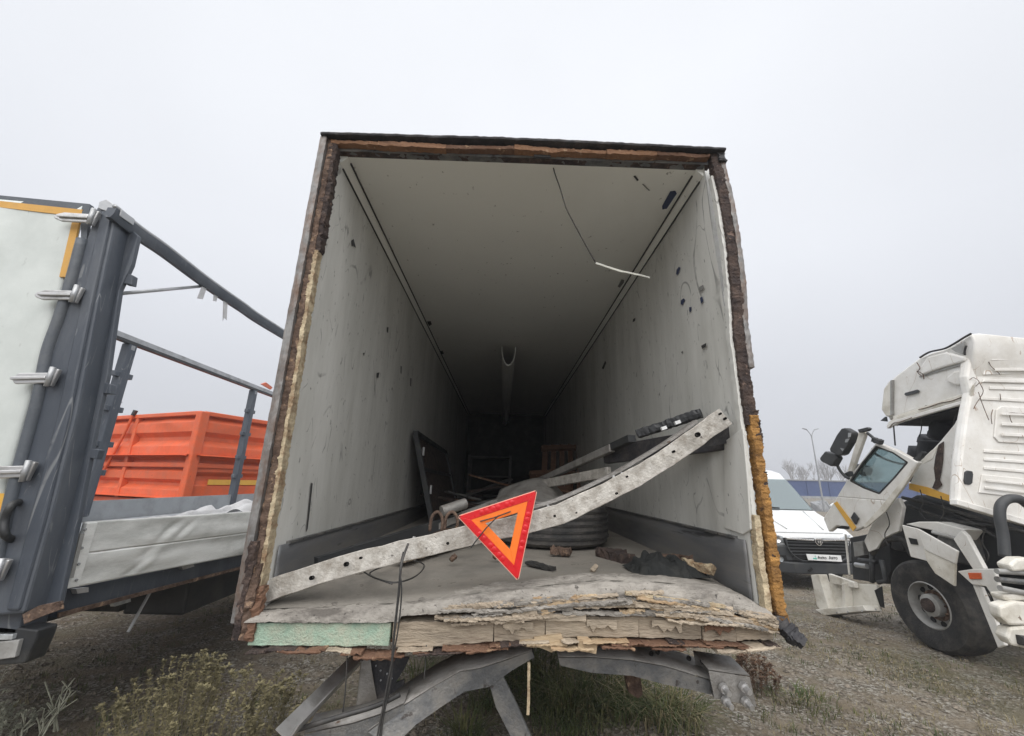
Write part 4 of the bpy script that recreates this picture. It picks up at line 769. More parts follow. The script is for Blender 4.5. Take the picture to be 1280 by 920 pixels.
# ================================================================ orange tipper body behind it
def tipper():
    c0 = Vector((-5.95, 8.15, 0)); ul = Vector((-.92, .39, 0)); vr = Vector((.39, .92, 0)); n_l = -vr; n_r = -ul
    LL, RR = 4.3, 4.6; z0, zm, z1 = 1.22, 1.93, 2.93
    T = thing('tipper_truck', c0+Vector((-1, 2, 0)), 'bright orange ribbed tipper body standing beyond the stripped trailer', 'tipper')
    def panel(o_, d, nrm, ln, za, zb, waves, name='side_panel', dent=0):
        def fn(u, v):
            ph = (v*waves) % 1.0; h = 0 if ph < .12 or ph > .95 else (.09 if .30 < ph < .72 else (.09*(ph-.12)/.18 if ph < .3 else .09*(.95-ph)/.23))
            p = o_+d*(ln*u)+Vector((0, 0, za+(zb-za)*v))+nrm*(h-.05)
            return p+nrm*(.03*dent*noise.noise(Vector((u*3, v*3, dent*3))))
        return MB().grid(fn, 14, 40).build(name, 'paint_orange', T, smooth=25)
    def face(d, nrm, total, bays):
        b0 = 0
        for i, b1 in enumerate(bays):
            panel(c0+d*b0, d, nrm, (b1-b0), zm+.04, z1-.03, 2, dent=1+i*.4); panel(c0+d*b0, d, nrm, (b1-b0), z0, zm-.03, 2 if d is ul else 1.5, dent=.6)
            if i < len(bays)-1: MB().beam(c0+d*b1+Vector((0, 0, z0)), c0+d*b1+Vector((0, 0, z1)), .12, .10, d).build('rib', 'paint_orange', T, bevel=.01)
            b0 = b1
        MB().beam(c0+Vector((0, 0, z1)), c0+d*total+Vector((0, 0, z1)), .14, .08).build('top_rail', 'paint_orange', T, bevel=.012)
        MB().beam(c0+nrm*.02+Vector((0, 0, zm)), c0+nrm*.02+d*total+Vector((0, 0, zm)), .12, .09).build('mid_rail', 'paint_orange', T, bevel=.012)
        MB().beam(c0+Vector((0, 0, z0)), c0+d*total+Vector((0, 0, z0)), .14, .12).build('bottom_rail', 'paint_orange', T, bevel=.012)
    face(ul, n_l, LL, (2.05, 4.3)); face(vr, n_r, RR, (1.75, 3.2, 4.6))
    for q in (c0, c0+ul*LL, c0+vr*RR, c0+ul*LL+vr*RR): MB().beam(q+Vector((0, 0, z0-.02)), q+Vector((0, 0, z1+.03)), .17, .17, ul).build('corner_post', 'paint_orange', T, bevel=.02)
    for a, b_ in ((c0+ul*LL, c0+ul*LL+vr*RR), (c0+vr*RR, c0+ul*LL+vr*RR)): MB().beam(a+Vector((0, 0, 2.07)), b_+Vector((0, 0, 2.07)), .06, 1.7).build('side_panel', 'paint_orange', T)
    MB().prism([c0+Vector((0, 0, z0)), c0+ul*LL+Vector((0, 0, z0)), c0+ul*LL+vr*RR+Vector((0, 0, z0)), c0+vr*RR+Vector((0, 0, z0))], (0, 0, .05)).build('floor', 'paint_orange', T)
    p = c0+vr*.35+n_r*.035+Vector((0, 0, 1.62)); MB().beam(p, p+vr*1.2, .02, .10).build('reflective_stripe', 'tape_yellow', T)
    p = c0+vr*1.95+n_r*.06+Vector((0, 0, 2.42)); MB().beam(p, p+vr*1.2, .03, .13).build('grey_plate', 'truck_grey', T)
    p = c0+ul*.12+n_l*.04; 
    s = c0+ul*2.15+n_l*.1; 
    MB().tube(dense([s+Vector((0, 0, 2.98)), s+ul*.12+Vector((0, 0, 2.6)), s+ul*.3+Vector((0, 0, 2.2)), s+ul*.55+Vector((0, 0, 1.75)), s+ul*.95+Vector((0, 0, 1.42)), s+ul*1.25+Vector((0, 0, 1.5)), s+ul*1.3+Vector((0, 0, 1.9))], 5), .028, 6).build('strap', 'paint_orange', T, smooth=True)
    MB().beam(s+Vector((0, 0, 2.95)), s+Vector((.03, 0, 3.06)), .07, .05).build('strap_hook', 'plastic_black', T)
    for k in (.3, .7):
        MB().beam(c0+ul*(LL*k)+Vector((0, 0, 1.0)), c0+ul*(LL*k)+vr*RR+Vector((0, 0, 1.0)), .12, .3).build('chassis_rail', 'plastic_black', T)
    for a in (.8, 3.6):
        for k, s_ in ((.06, -1), (.94, 1)):
            q = c0+ul*(LL*k)+vr*a; wheel(T, (q.x, q.y, .3), .5, .34, s_, holes=8, ax=ul)
tipper()

# ================================================================ wrecked white truck tractor on the right
def truck():
    XS = 5.2
    T = thing('wrecked_truck', (6.3, 5.2, 0), 'wrecked white truck with a crushed cab and its door hanging off', 'truck')
    def pl(name, P, vec, m, par=T, bevel=.008, jit=0., **k):
        mb = MB().prism(P, vec)
        if jit: mb.jit(jit, 5)
        return mb.build(name, m, par, bevel=bevel, **k)
    # rear wall of the cab, facing the camera
    YW = 4.3
    bw = pl('cab_rear_wall', [(5.303,4.3,3.382),(5.394,4.3,3.501),(5.602,4.3,3.537),(6.059,4.3,3.493),(7.761,4.3,3.265),(6.833,4.3,1.126),(5.319,4.3,1.492),(4.678,4.3,1.663),(4.823,4.3,2.092),(5.017,4.3,2.565),(5.147,4.3,2.835),(5.154,4.3,3.018)], (0, .10, 0), 'truck_white', bevel=.03)
    def rib(P, h=.03, m='truck_white', name='pressing'): return pl(name, P, (0, -h*.45, 0), m, bw, bevel=.007)
    rib([(5.462,4.3,3.416),(6.147,4.3,3.476),(6.012,4.3,3.071),(5.34,4.3,3.033)], .035)
    for P in ([(5.472,4.265,3.337),(6.068,4.265,3.375),(6.055,4.265,3.336),(5.461,4.265,3.298)], [(5.45,4.265,3.232),(6.03,4.265,3.259),(6.017,4.265,3.221),(5.439,4.265,3.194)], [(5.45,4.265,3.11),(5.985,4.265,3.126),(5.973,4.265,3.089),(5.448,4.265,3.073)]): rib(P, .025)
    rib([(5.327,4.3,2.986),(5.984,4.3,2.987),(5.972,4.3,2.95),(5.298,4.3,2.949)], .05)
    rib([(5.375,4.3,2.905),(5.953,4.3,2.895),(5.944,4.3,2.867),(5.364,4.3,2.869)], .03)
    rib([(5.249,4.3,2.784),(5.911,4.3,2.767),(5.898,4.3,2.73),(5.221,4.3,2.747)], .03)
    rib([(5.369,4.3,2.645),(5.434,4.3,2.682),(5.877,4.3,2.667),(5.746,4.3,2.274),(5.287,4.3,2.288),(5.252,4.3,2.346)], .035)
    for P in ([(5.386,4.265,2.604),(5.809,4.265,2.598),(5.8,4.265,2.572),(5.378,4.265,2.578)], [(5.354,4.265,2.499),(5.774,4.265,2.493),(5.762,4.265,2.458),(5.343,4.265,2.464)], [(5.319,4.265,2.387),(5.736,4.265,2.381),(5.725,4.265,2.346),(5.309,4.265,2.352)]): rib(P, .022)
    for P in ([(5.106,4.3,2.207),(5.718,4.3,2.189),(5.707,4.3,2.155),(5.096,4.3,2.174)], [(5.082,4.3,2.123),(5.687,4.3,2.097),(5.676,4.3,2.064),(5.072,4.3,2.09)], [(5.055,4.3,2.032),(5.654,4.3,1.997),(5.643,4.3,1.965),(5.045,4.3,1.999)]): rib(P, .03)
    rib([(5.005,4.3,1.949),(5.624,4.3,1.907),(5.557,4.3,1.706),(4.917,4.3,1.763)], .03)
    for P in ([(5.007,4.27,1.901),(5.569,4.27,1.858),(5.56,4.27,1.834),(5,4.27,1.876)], [(4.977,4.27,1.828),(5.542,4.27,1.778),(5.534,4.27,1.754),(4.97,4.27,1.804)]): rib(P, .02)
    pl('lock_plate', [(4.832,4.285,1.969),(4.862,4.285,1.986),(4.911,4.285,1.979),(4.91,4.285,1.947),(4.876,4.285,1.858),(4.846,4.285,1.841),(4.797,4.285,1.848),(4.798,4.285,1.88)], (0, .02, 0), 'plastic_black', bw, bevel=.006)
    pl('rear_sill', [(4.654,4.27,1.695),(5.292,4.27,1.524),(5.443,4.27,1.482),(5.423,4.27,1.421),(5.272,4.27,1.463),(4.639,4.27,1.64)], (0, .08, 0), 'truck_white', bw)
    for P in ([(5.23,4.26,2.937),(5.249,4.26,2.847),(5.2,4.26,2.774),(5.123,4.26,2.692),(5.081,4.26,2.638)], [(5.189,4.26,2.828),(5.195,4.26,2.694),(5.214,4.26,2.52)], [(5.311,4.275,2.639),(5.272,4.275,2.568),(5.255,4.275,2.48)], [(5.392,4.26,2.586),(5.487,4.26,2.606),(5.591,4.26,2.6),(5.719,4.26,2.612)], [(5.466,4.26,2.597),(5.456,4.26,2.535),(5.466,4.26,2.484)], [(5.411,4.26,3.182),(5.422,4.26,3.127),(5.469,4.26,3.072),(5.495,4.26,3.036)], [(5.446,4.275,2.82),(5.433,4.275,2.748)], [(5.153,4.28,2.967),(5.207,4.28,2.996),(5.255,4.28,2.943),(5.152,4.28,2.867)]):
        MB().tube(dense(P, 4), .0035, 5).build('crack', 'rust', bw, smooth=True)
    # crushed roof cap, its left flank towards the camera
    def cap():
        side = [V(p) for p in [(5.25,5.46,2.843),(5.25,5.416,2.969),(5.25,5.301,3.191),(5.25,5.191,3.252),(5.25,5.003,3.333),(5.25,4.827,3.399),(5.25,4.673,3.414),(5.25,4.533,3.409),(5.25,4.419,3.431),(5.25,4.315,3.463),(5.25,4.216,3.495),(5.25,4.203,3.385),(5.25,4.259,3.196),(5.25,4.318,2.933),(5.25,4.367,2.834),(5.25,4.55,2.807),(5.25,4.832,2.783),(5.25,5.092,2.758),(5.25,5.324,2.722),(5.25,5.422,2.704)]]
        n = len(side); mb = MB(); P = []
        for x, top, inn in ((0, 0, 0), (.10, .02, .03), (.5, -.02, .04), (1.15, -.05, .05), (1.8, -.05, .04), (2.2, -.05, .03), (2.3, -.08, 0)):
            for i, p in enumerate(side):
                up_ = 1 if 1 <= i <= 10 else 0
                fr_ = 1 if i <= 3 or i >= 18 else 0
                d = noise.noise(Vector((x*1.7, p.y*3, p.z*3)))*.04*(x > 0)*(x < 2.3)
                P.append(p+Vector((x, fr_*inn*3, up_*top+d)))
        m = 7
        fs = [[i*n+j, i*n+(j+1) % n, (i+1)*n+(j+1) % n, (i+1)*n+j] for i in range(m-1) for j in range(n)]+[list(range(n)), [(m-1)*n+j for j in range(n-1, -1, -1)]]
        mb.add(P, fs); return mb.build('roof_cap', 'truck_white', T, bevel=.02, bseg=3, smooth=50)
    rc = cap()
    def xs(name, P, th, m, par=rc, **k): return pl(name, P, (-th, 0, 0), m, par, **k)
    xs('side_slot', [(5.24,5.097,3.001),(5.24,4.936,3.008),(5.24,4.921,2.984),(5.24,4.936,2.966),(5.24,5.097,2.958),(5.24,5.113,2.983)], .02, 'plastic_grey', bevel=.004)
    xs('crease', [(5.245,4.879,3.171),(5.245,4.585,3.184),(5.245,4.323,3.186),(5.245,4.327,3.169),(5.245,4.589,3.165),(5.245,4.884,3.152)], .012, 'truck_grey', bevel=.003)
    xs('body_bulge', [(5.25,4.564,3.07),(5.25,4.462,3.121),(5.25,4.362,3.113),(5.25,4.334,3.03),(5.25,4.372,2.946),(5.25,4.487,2.955),(5.25,4.561,3.011)], .04, 'truck_white', bevel=.03)
    xs('body_bulge', [(5.25,4.845,3.246),(5.25,4.713,3.374),(5.25,4.497,3.367),(5.25,4.311,3.249),(5.25,4.324,3.197),(5.25,4.587,3.195),(5.25,4.834,3.17)], .04, 'truck_white', bevel=.03)
    xs('front_panel', [(5.25,5.483,2.847),(5.25,5.379,3.119),(5.25,5.273,3.206),(5.25,5.24,3.198),(5.25,5.354,2.737),(5.25,5.437,2.739)], .03, 'truck_cream', bevel=.015)
    xs('seam', [(5.25,5.251,3.201),(5.25,5.226,3.206),(5.25,5.338,2.756),(5.25,5.363,2.749)], .036, 'truck_grey', bevel=0)
    for i, P in enumerate(([(5.22,5.378,2.653),(5.22,5.238,2.707),(5.22,4.858,2.757),(5.22,4.38,2.809),(5.22,4.389,2.774),(5.22,4.868,2.719),(5.22,5.238,2.665),(5.22,5.377,2.61)], [(5.2,5.388,2.622),(5.2,5.239,2.665),(5.2,4.849,2.715),(5.2,4.364,2.768),(5.2,4.375,2.725),(5.2,4.861,2.668),(5.2,5.228,2.621),(5.2,5.39,2.568)], [(5.24,5.313,2.72),(5.24,4.975,2.768),(5.24,4.388,2.848),(5.24,4.397,2.813),(5.24,4.985,2.729),(5.24,5.313,2.677)])):
        xs('window_frame', P, .05, ('truck_cream', 'truck_white', 'truck_cream')[i], bevel=.008, jit=.004)
    MB().tube(dense([(5.22,4.8,3.39),(5.22,4.671,3.422),(5.22,4.504,3.409),(5.22,4.391,3.43),(5.22,4.271,3.466),(5.22,4.192,3.485)], 4), .012, 6).build('torn_seal', 'rubber', rc, smooth=True)
    for P in ([(5.165,4.926,2.748),(5.165,4.804,2.756),(5.165,4.657,2.778),(5.165,4.522,2.78),(5.165,4.362,2.813)], [(5.15,5.344,2.582),(5.15,5.275,2.626),(5.15,5.173,2.633),(5.15,5.015,2.661)], [(5.205,4.839,3.338),(5.205,4.818,3.258),(5.205,4.859,3.217),(5.205,4.823,3.156)], [(5.215,4.875,3.232),(5.215,4.815,3.185),(5.215,4.814,3.112)], [(5.21,4.344,3.013),(5.21,4.323,2.933),(5.21,4.364,2.869),(5.21,4.329,2.816)], [(5.23,4.929,2.71),(5.23,4.9,2.785),(5.23,4.86,2.788)], [(5.24,4.489,3.364),(5.24,4.478,3.301)]):
        MB().tube(dense(P, 4), .005, 5).build('crack', 'rust', rc, smooth=True)
    xs('torn_gap', [(5.235,4.434,3.386),(5.235,4.279,3.421),(5.235,4.312,3.326),(5.235,4.338,3.286),(5.235,4.395,3.333)], .012, 'truck_grey', bevel=0)
    MB().tube(dense([(5.21,4.262,3.366),(5.21,4.291,3.318),(5.21,4.304,3.265)], 3), .01, 6).build('torn_seal', 'rubber', rc, smooth=True)
    xs('marker', [(5.2,5.48,2.689),(5.2,5.397,2.732),(5.2,5.401,2.667)], .03, 'plastic_black', bevel=0)
    # ceiling lining, seats seen through the empty window
    MB().prism([(5.35,5.431,2.621),(5.35,4.575,2.729),(5.35,4.474,2.86),(5.35,5.422,2.751)], (2.1, 0, 0)).build('headliner', 'seat_black', T)
    for a, b_ in (([(5.75,5.462,1.917),(5.75,5.298,2.403)][0:2], [(5.75,5.268,2.442),(5.75,5.14,2.634)]), ([(6.5,6.441,1.94),(6.5,6.198,2.411)][0:2], [(6.5,6.151,2.456),(6.5,6.063,2.567)])):
        st = MB().column(a[0], a[1], .46, .16, 10, .02, 4, 3).build('seat', 'seat_black', T, smooth=True)
        MB().column(b_[0], b_[1], .30, .15, 8, .02, 4, 5).build('headrest', 'seat_black', st, smooth=True)
    for i, P in enumerate(([(5.2,5.049,2.729),(5.2,4.984,2.738),(5.2,5.026,2.653)], [(5.2,4.839,2.753),(5.2,4.761,2.759),(5.2,4.849,2.676)], [(5.2,4.555,2.778),(5.2,4.491,2.794),(5.2,4.521,2.706)], [(5.22,5.301,2.685),(5.22,5.217,2.704),(5.22,5.313,2.591)], [(5.2,4.665,2.77),(5.2,4.628,2.773),(5.2,4.67,2.714)])):
        pl('torn_shard', P, (-.012, 0, 0), ('truck_cream', 'truck_white', 'rust')[i % 3], bevel=0, jit=.01)
    for i, P in enumerate(([(5.3,5.055,2.691),(5.3,5.069,2.551),(5.3,5.129,2.436)], [(5.3,4.568,2.746),(5.3,4.686,2.557),(5.3,4.715,2.373)], [(5.1,5.082,1.786),(5.1,5.08,1.638),(5.1,5.148,1.523),(5.1,5.092,1.436)], [(5.1,4.853,1.719),(5.1,4.862,1.542),(5.1,4.944,1.431)], [(5.05,5.552,1.496),(5.05,5.543,1.349),(5.05,5.646,1.211),(5.05,5.633,1.076)], [(5.05,4.432,1.412),(5.05,4.499,1.264),(5.05,4.471,1.145),(5.05,4.541,1.041)])):
        MB().tube(dense(P, 5), .006, 5).build('hanging_wire', 'rubber', T, smooth=True)
    # side wall behind the door, torn
    sw = xs('cab_side_wall', [(5.2,4.248,2.942),(5.2,4.365,2.669),(5.2,4.57,2.248),(5.2,4.7,1.9),(5.2,4.78,1.653),(5.2,5.052,1.715),(5.2,5.314,1.795),(5.2,5.245,1.903),(5.2,5.159,1.999),(5.2,5.122,2.066),(5.2,4.982,2.185),(5.2,4.774,2.339),(5.2,4.569,2.519),(5.2,4.423,2.698)], .03, 'truck_white', T, jit=.018)
    xs('side_stripe', [(5.165,5.261,1.863),(5.165,5.041,1.816),(5.165,4.775,1.714),(5.165,4.79,1.652),(5.165,5.064,1.723),(5.165,5.278,1.794)], .008, 'tape_yellow', sw, bevel=0)
    xs('rust_stain', [(5.16,4.782,2.301),(5.16,4.719,2.333),(5.16,4.781,2.125),(5.16,4.833,1.99),(5.16,4.874,1.9),(5.16,4.86,1.845),(5.16,4.938,1.79),(5.16,4.981,1.808),(5.16,4.92,1.9),(5.16,4.904,2.038),(5.16,4.85,2.176)], .008, 'rotten_brown', sw, bevel=0)
    xs('torn_sheet', [(5.18,5.144,1.979),(5.18,5.055,2.13),(5.18,4.902,2.236),(5.18,4.782,2.302),(5.18,4.839,2.222),(5.18,4.897,2.141),(5.18,4.982,2.108),(5.18,5.074,2.054)], .02, 'truck_cream', sw, jit=.012)
    xs('corner_trim', [(5.17,4.3,2.854),(5.17,4.252,2.915),(5.17,4.414,2.497),(5.17,4.588,2.072),(5.17,4.705,1.708),(5.17,4.752,1.689),(5.17,4.629,2.073),(5.17,4.454,2.503)], .03, 'truck_cream', sw)
    # floor, engine block and dark bay under the cab
    MB().prism([(5.32,5.707,1.573),(5.32,5.368,1.728),(5.32,4.877,1.599),(5.32,4.254,1.42),(5.32,4.369,0.975),(5.32,4.725,0.935),(5.32,4.873,1.12),(5.32,5.044,1.285),(5.32,5.57,1.352),(5.32,5.738,0.989),(5.32,5.92,1.002),(5.32,5.815,1.278)], (1.9, 0, 0)).build('engine_bay', 'plastic_black', T, bevel=.03)
    for i in range(5):
        a, b_ = ((1130, 628), (1278, 655))
    for P in ([(5.24,5.481,1.683),(5.24,5.071,1.605),(5.24,4.593,1.481),(5.24,4.215,1.378)], [(5.24,5.429,1.586),(5.24,5.014,1.464),(5.24,4.683,1.432),(5.24,4.386,1.436)], [(5.26,5.273,1.661),(5.26,4.847,1.503),(5.26,4.448,1.259)]): MB().tube(dense(P, 6), .022, 7).build('hose', 'rubber', T, smooth=True)
    MB().prism([(5.132,4.75,1.265),(5.311,4.75,1.352),(5.512,4.75,1.323),(5.61,4.75,1.144),(5.382,4.75,1.043),(5.117,4.75,0.99),(5.086,4.75,1.134)], (.1, .4, 0)).jit(.01, 6).build('tank', 'steel_grey', T, bevel=.03)
    MB().tube(dense([(4.782,4.1,1.184),(4.824,4.1,1.368),(4.841,4.1,1.528),(4.886,4.1,1.647),(4.977,4.1,1.709),(5.09,4.1,1.711),(5.168,4.1,1.653)], 6), .042, 12).build('intake_hose', 'plastic_grey', T, smooth=True)
    for x in (5.9, 6.8): MB().box((x, 4.4, .78), (.09, 4.6, .26)).build('chassis_rail', 'plastic_black', T)
    MB().tube([(5.4, 5.3, .47), (7.3, 5.3, .47)], .07, 10).build('axle', 'plastic_black', T)
    # wheels
    wheel(T, (5.24, 5.30, .47), .49, .36, -1, rim_m='truck_grey', holes=10, rr=.5)
    wheel(T, (7.35, 5.30, .47), .49, .36, 1, rim_m='truck_grey', holes=10, rr=.5)
    # front wing and mudguard pieces
    xs('front_wing', [(5.16,5.409,1.683),(5.16,5.372,1.568),(5.16,5.501,1.268),(5.16,5.625,1.216),(5.16,5.76,1.14),(5.16,5.89,1.003),(5.16,6.03,0.942),(5.16,6.073,1.08),(5.16,5.853,1.354),(5.16,5.634,1.553)], .05, 'truck_white', T, jit=.006)
    MB().tube(dense([(5.16,6.035,0.92),(5.16,5.849,1.069),(5.16,5.676,1.151),(5.16,5.508,1.153),(5.16,5.442,0.993)], 4), .035, 8).build('arch_liner', 'rubber', T, smooth=True)
    xs('mudguard_plate', [(5.03,5.322,1.359),(5.03,5.126,1.333),(5.03,5.095,1.15),(5.03,5.082,0.979),(5.03,5.299,0.995)], .03, 'truck_white', T)
    xs('plate_slot', [(4.995,5.259,1.217),(4.995,5.16,1.212),(4.995,5.156,1.15),(4.995,5.246,1.147)], .006, 'hole_black', T, bevel=0)
    xs('mudguard_flap', [(4.94,5.034,1.34),(4.94,4.644,1.155),(4.94,4.703,1.018),(4.94,4.998,1.11),(4.94,5.018,1.176)], .03, 'truck_white', T)
    xs('mudguard_flap', [(4.95,5.028,1.14),(4.95,4.712,1.017),(4.95,4.779,0.783),(4.95,4.959,0.874),(4.95,5.027,0.995)], .03, 'truck_cream', T)
    pl('mudguard_top', [(5.05,5.33,1.368),(5.05,5.145,1.413),(5.05,4.932,1.431),(5.05,4.632,1.375),(5.05,4.743,1.256),(5.05,5.004,1.328),(5.05,5.144,1.34)], (.22, 0, 0), 'truck_white', bevel=.012)
    MB().tube([V(p) for p in [(4.98,4.93,1.317),(4.98,4.667,1.273)]], .02, 8).build('guard_tube', 'truck_grey', T)
    xs('mudguard_bar', [(5,4.694,1.27),(5,4.588,1.371),(5,4.547,1.32),(5,4.461,1.017),(5,4.57,0.989)], .05, 'truck_white', T)
    xs('mudguard_rear', [(4.98,4.726,0.944),(4.98,4.55,1),(4.98,4.362,1.035),(4.98,4.363,0.897),(4.98,4.346,0.759),(4.98,4.433,0.652),(4.98,4.452,0.791),(4.98,4.479,0.85),(4.98,4.606,0.837)], .04, 'truck_white', T)
    xs('side_marker', [(4.94,4.61,0.95),(4.94,4.485,0.974),(4.94,4.493,0.913),(4.94,4.61,0.889)], .012, 'lamp_amber', T, bevel=.004)
    xs('mudguard_stay', [(5,4.624,0.833),(5,4.545,0.829),(5,4.499,0.592),(5,4.465,0.33),(5,4.536,0.286),(5,4.573,0.521)], .04, 'truck_white', T)
    MB().tube(dense([(5.02,4.598,0.832),(5.02,4.525,0.774),(5.02,4.508,0.676),(5.02,4.487,0.624)], 4), .014, 6).build('torn_cable', 'rubber', T, smooth=True)
    # smashed side fittings at the frame edge
    for i, P in enumerate(([(4.553,4,1.074),(4.82,4,1.066)], [(4.533,4,1.007),(4.809,4,0.986)], [(4.483,3.95,0.945),(4.719,3.95,0.904)])):
        MB().tube([V(p) for p in P], .025, 10, (0, 1, .2)).build('side_tube', ('truck_grey', 'steel_grey', 'truck_grey')[i], T, smooth=40)
    for i, P in enumerate(([(4.631,3.95,1.138),(4.723,3.95,1.193),(4.861,3.95,1.203),(4.823,3.95,1.089),(4.645,3.95,1.085)], [(4.382,3.9,0.809),(4.538,3.9,0.85),(4.676,3.9,0.833),(4.62,3.9,0.665),(4.42,3.9,0.656),(4.369,3.9,0.722)], [(4.48,3.95,0.887),(4.767,3.95,0.918),(4.742,3.95,0.841),(4.494,3.95,0.836)], [(4.414,3.9,0.637),(4.62,3.9,0.665),(4.561,3.9,0.483),(4.4,3.9,0.505),(4.377,3.9,0.564)])):
        MB().prism(P, (.02, .12, 0)).jit(.015, 7).build('side_cover', 'truck_cream', T, bevel=.02)
    MB().tube([V(p) for p in [(4.449,3.88,0.56),(4.557,3.88,0.55)]], .04, 10, (0, 0, 1)).build('side_tube', 'rubber', T, smooth=40)
    # boarding step torn loose, forward of the wheel
    st = xs('boarding_step', [(5.2,7.105,0.342),(5.2,6.078,0.52),(5.2,6.098,0.192),(5.2,6.937,-0.1),(5.2,7.027,-0.014)], .03, 'truck_cream', T, bevel=.006)
    pl('step_tread', [(5.18,7.075,-0.05),(5.18,6.91,-0.093),(5.18,6.075,0.198),(5.18,6.122,0.253)], (-.22, 0, 0), 'truck_cream', st, bevel=.008)
    pl('step_side', [(5.18,7.162,0.424),(5.18,6.981,0.471),(5.18,6.877,-0.019),(5.18,7.017,-0.079),(5.18,7.133,-0.02)], (-.14, 0, 0), 'truck_cream', st, bevel=.008)
    pl('step_gusset', [(5.17,6.545,0.439),(5.17,6.484,0.452),(5.17,6.565,0.065),(5.17,6.628,0.038)], (-.12, 0, 0), 'truck_cream', st, bevel=.006)
    pl('step_lip', [(5.16,6.849,0.508),(5.16,6.381,0.484),(5.16,6.371,0.414),(5.16,6.85,0.373)], (-.06, 0, 0), 'truck_cream', st, bevel=.006)
    xs('step_gap', [(5.16,6.672,0.346),(5.16,6.548,0.374),(5.16,6.599,0.108),(5.16,6.655,0.115)], .012, 'hole_black', st, bevel=0)
    xs('step_gap', [(5.16,6.102,0.444),(5.16,5.973,0.523),(5.16,6.003,0.255),(5.16,6.062,0.259)], .012, 'hole_black', st, bevel=0)
    for p in [(4.95,6.609,0.029),(4.95,6.391,0.099),(4.95,6.131,0.179),(4.95,5.901,0.26)]: MB().lathe([(.001, .006), (.012, .006), (.013, 0)], V(p), (-1, 0, .4), 8).build('step_bolt', 'truck_grey', st)
    MB().prism([(5.32,6.572,1.065),(5.32,5.857,1.254),(5.32,5.963,0.734),(5.32,6.085,0.531),(5.32,6.658,0.472)], (.5, 0, 0)).build('front_frame', 'plastic_black', T, bevel=.01)
    MB().prism([(5.25,6.442,1.013),(5.25,6.263,1.058),(5.25,6.284,0.862),(5.25,6.463,0.812)], (.1, 0, 0)).build('bracket', 'truck_grey', T, bevel=.005)
    MB().tube([V(p) for p in [(5.2,6.399,0.714),(5.2,6.206,0.728)]], .035, 10).build('canister', 'rail_silver', T, smooth=40)
    for P in ([(5.22,6.1,0.932),(5.22,6.201,0.524)], [(5.22,5.969,0.851),(5.22,5.96,0.595),(5.22,6.094,0.547)], [(5.22,6.349,0.787),(5.22,6.079,0.812)]): MB().tube([V(p) for p in P], .03, 8, (1, .2, 0)).build('bent_pipe', 'plastic_grey', T, smooth=True)
    MB().tube(dense([(5.1,6.364,1.13),(5.1,6.394,0.885),(5.1,6.431,0.557)], 4), .014, 6).build('trim_strip', 'truck_white', T, smooth=True)
    # door hanging off, tipped forward
    XD = 4.98
    OUT = [(4.98,5.409,2.383),(4.98,5.152,2.259),(4.98,4.913,2.1),(4.98,4.936,2.044),(4.98,5.213,1.801),(4.98,5.5,1.537),(4.98,5.854,1.288),(4.98,6.06,1.204),(4.98,6.163,1.236),(4.98,6.349,1.251),(4.98,6.529,1.143),(4.98,6.596,1.332),(4.98,6.309,1.603),(4.98,5.981,1.924)]
    WIN = [(4.98,5.422,2.332),(4.98,5.203,2.233),(4.98,5.042,2.106),(4.98,5.257,1.927),(4.98,5.524,1.726),(4.98,5.742,1.794),(4.98,5.947,1.89),(4.98,5.687,2.125)]
    d = MB(); P = [V(p) for p in OUT]; Q = [V(p) for p in WIN]
    # frame built as a ring between outline and window, plus the skin below it
    ring_o = [P[0], P[1], P[2], P[4], V(P[4]).lerp(P[5], .6), V(P[12]).lerp(P[13], .2), P[13], V(P[13]).lerp(P[0], .5)]
    th = Vector((.07, 0, 0)); n = 8
    vs_ = ring_o+Q+[p+th for p in ring_o]+[p+th for p in Q]
    fs = []
    for i in range(n):
        j = (i+1) % n; fs += [[i, j, n+j, n+i], [2*n+i, 3*n+i, 3*n+j, 2*n+j], [i, 2*n+i, 2*n+j, j], [n+i, n+j, 3*n+j, 3*n+i]]
    dr = MB().add(vs_, fs).build('door', 'truck_white', T, bevel=.012)
    low = [ring_o[4], P[5], P[6], P[7], P[8], P[9], P[10], P[11], P[12], ring_o[5]]
    MB().prism([p+Vector((-.002, 0, 0)) for p in low], (.075, 0, 0)).build('door_skin', 'truck_white', dr, bevel=.014)
    MB().prism([p+Vector((.03, 0, 0)) for p in Q], (.006, 0, 0)).build('window_glass', 'glass_teal', dr)
    for i in range(8): MB().beam(Q[i]+Vector((.01, 0, 0)), Q[(i+1) % 8]+Vector((.01, 0, 0)), .02, .022, (1, 0, 0)).build('window_seal', 'rubber', dr)
    MB().prism([(4.97,4.97,2.026),(4.97,4.91,2.071),(4.97,5.17,1.801),(4.97,5.488,1.498),(4.97,5.834,1.269),(4.97,5.882,1.285),(4.97,5.544,1.554),(4.97,5.227,1.829)], (.02, 0, 0)).build('door_edge', 'truck_cream', dr, bevel=.006)
    MB().prism([(4.965,6.314,1.568),(4.965,6.247,1.594),(4.965,5.987,1.264),(4.965,6.055,1.205)], (.008, 0, 0)).build('door_stripe', 'tape_yellow', dr)
    MB().prism([(4.955,6.04,1.386),(4.955,5.966,1.466),(4.955,5.905,1.386),(4.955,5.98,1.296)], (.02, 0, 0)).build('handle', 'plastic_black', dr, bevel=.006)
    MB().prism([(4.962,6.381,1.214),(4.962,6.235,1.261),(4.962,6.107,1.263),(4.962,6.132,1.218),(4.962,6.276,1.214)], (.008, 0, 0)).build('door_tear', 'hole_black', dr)
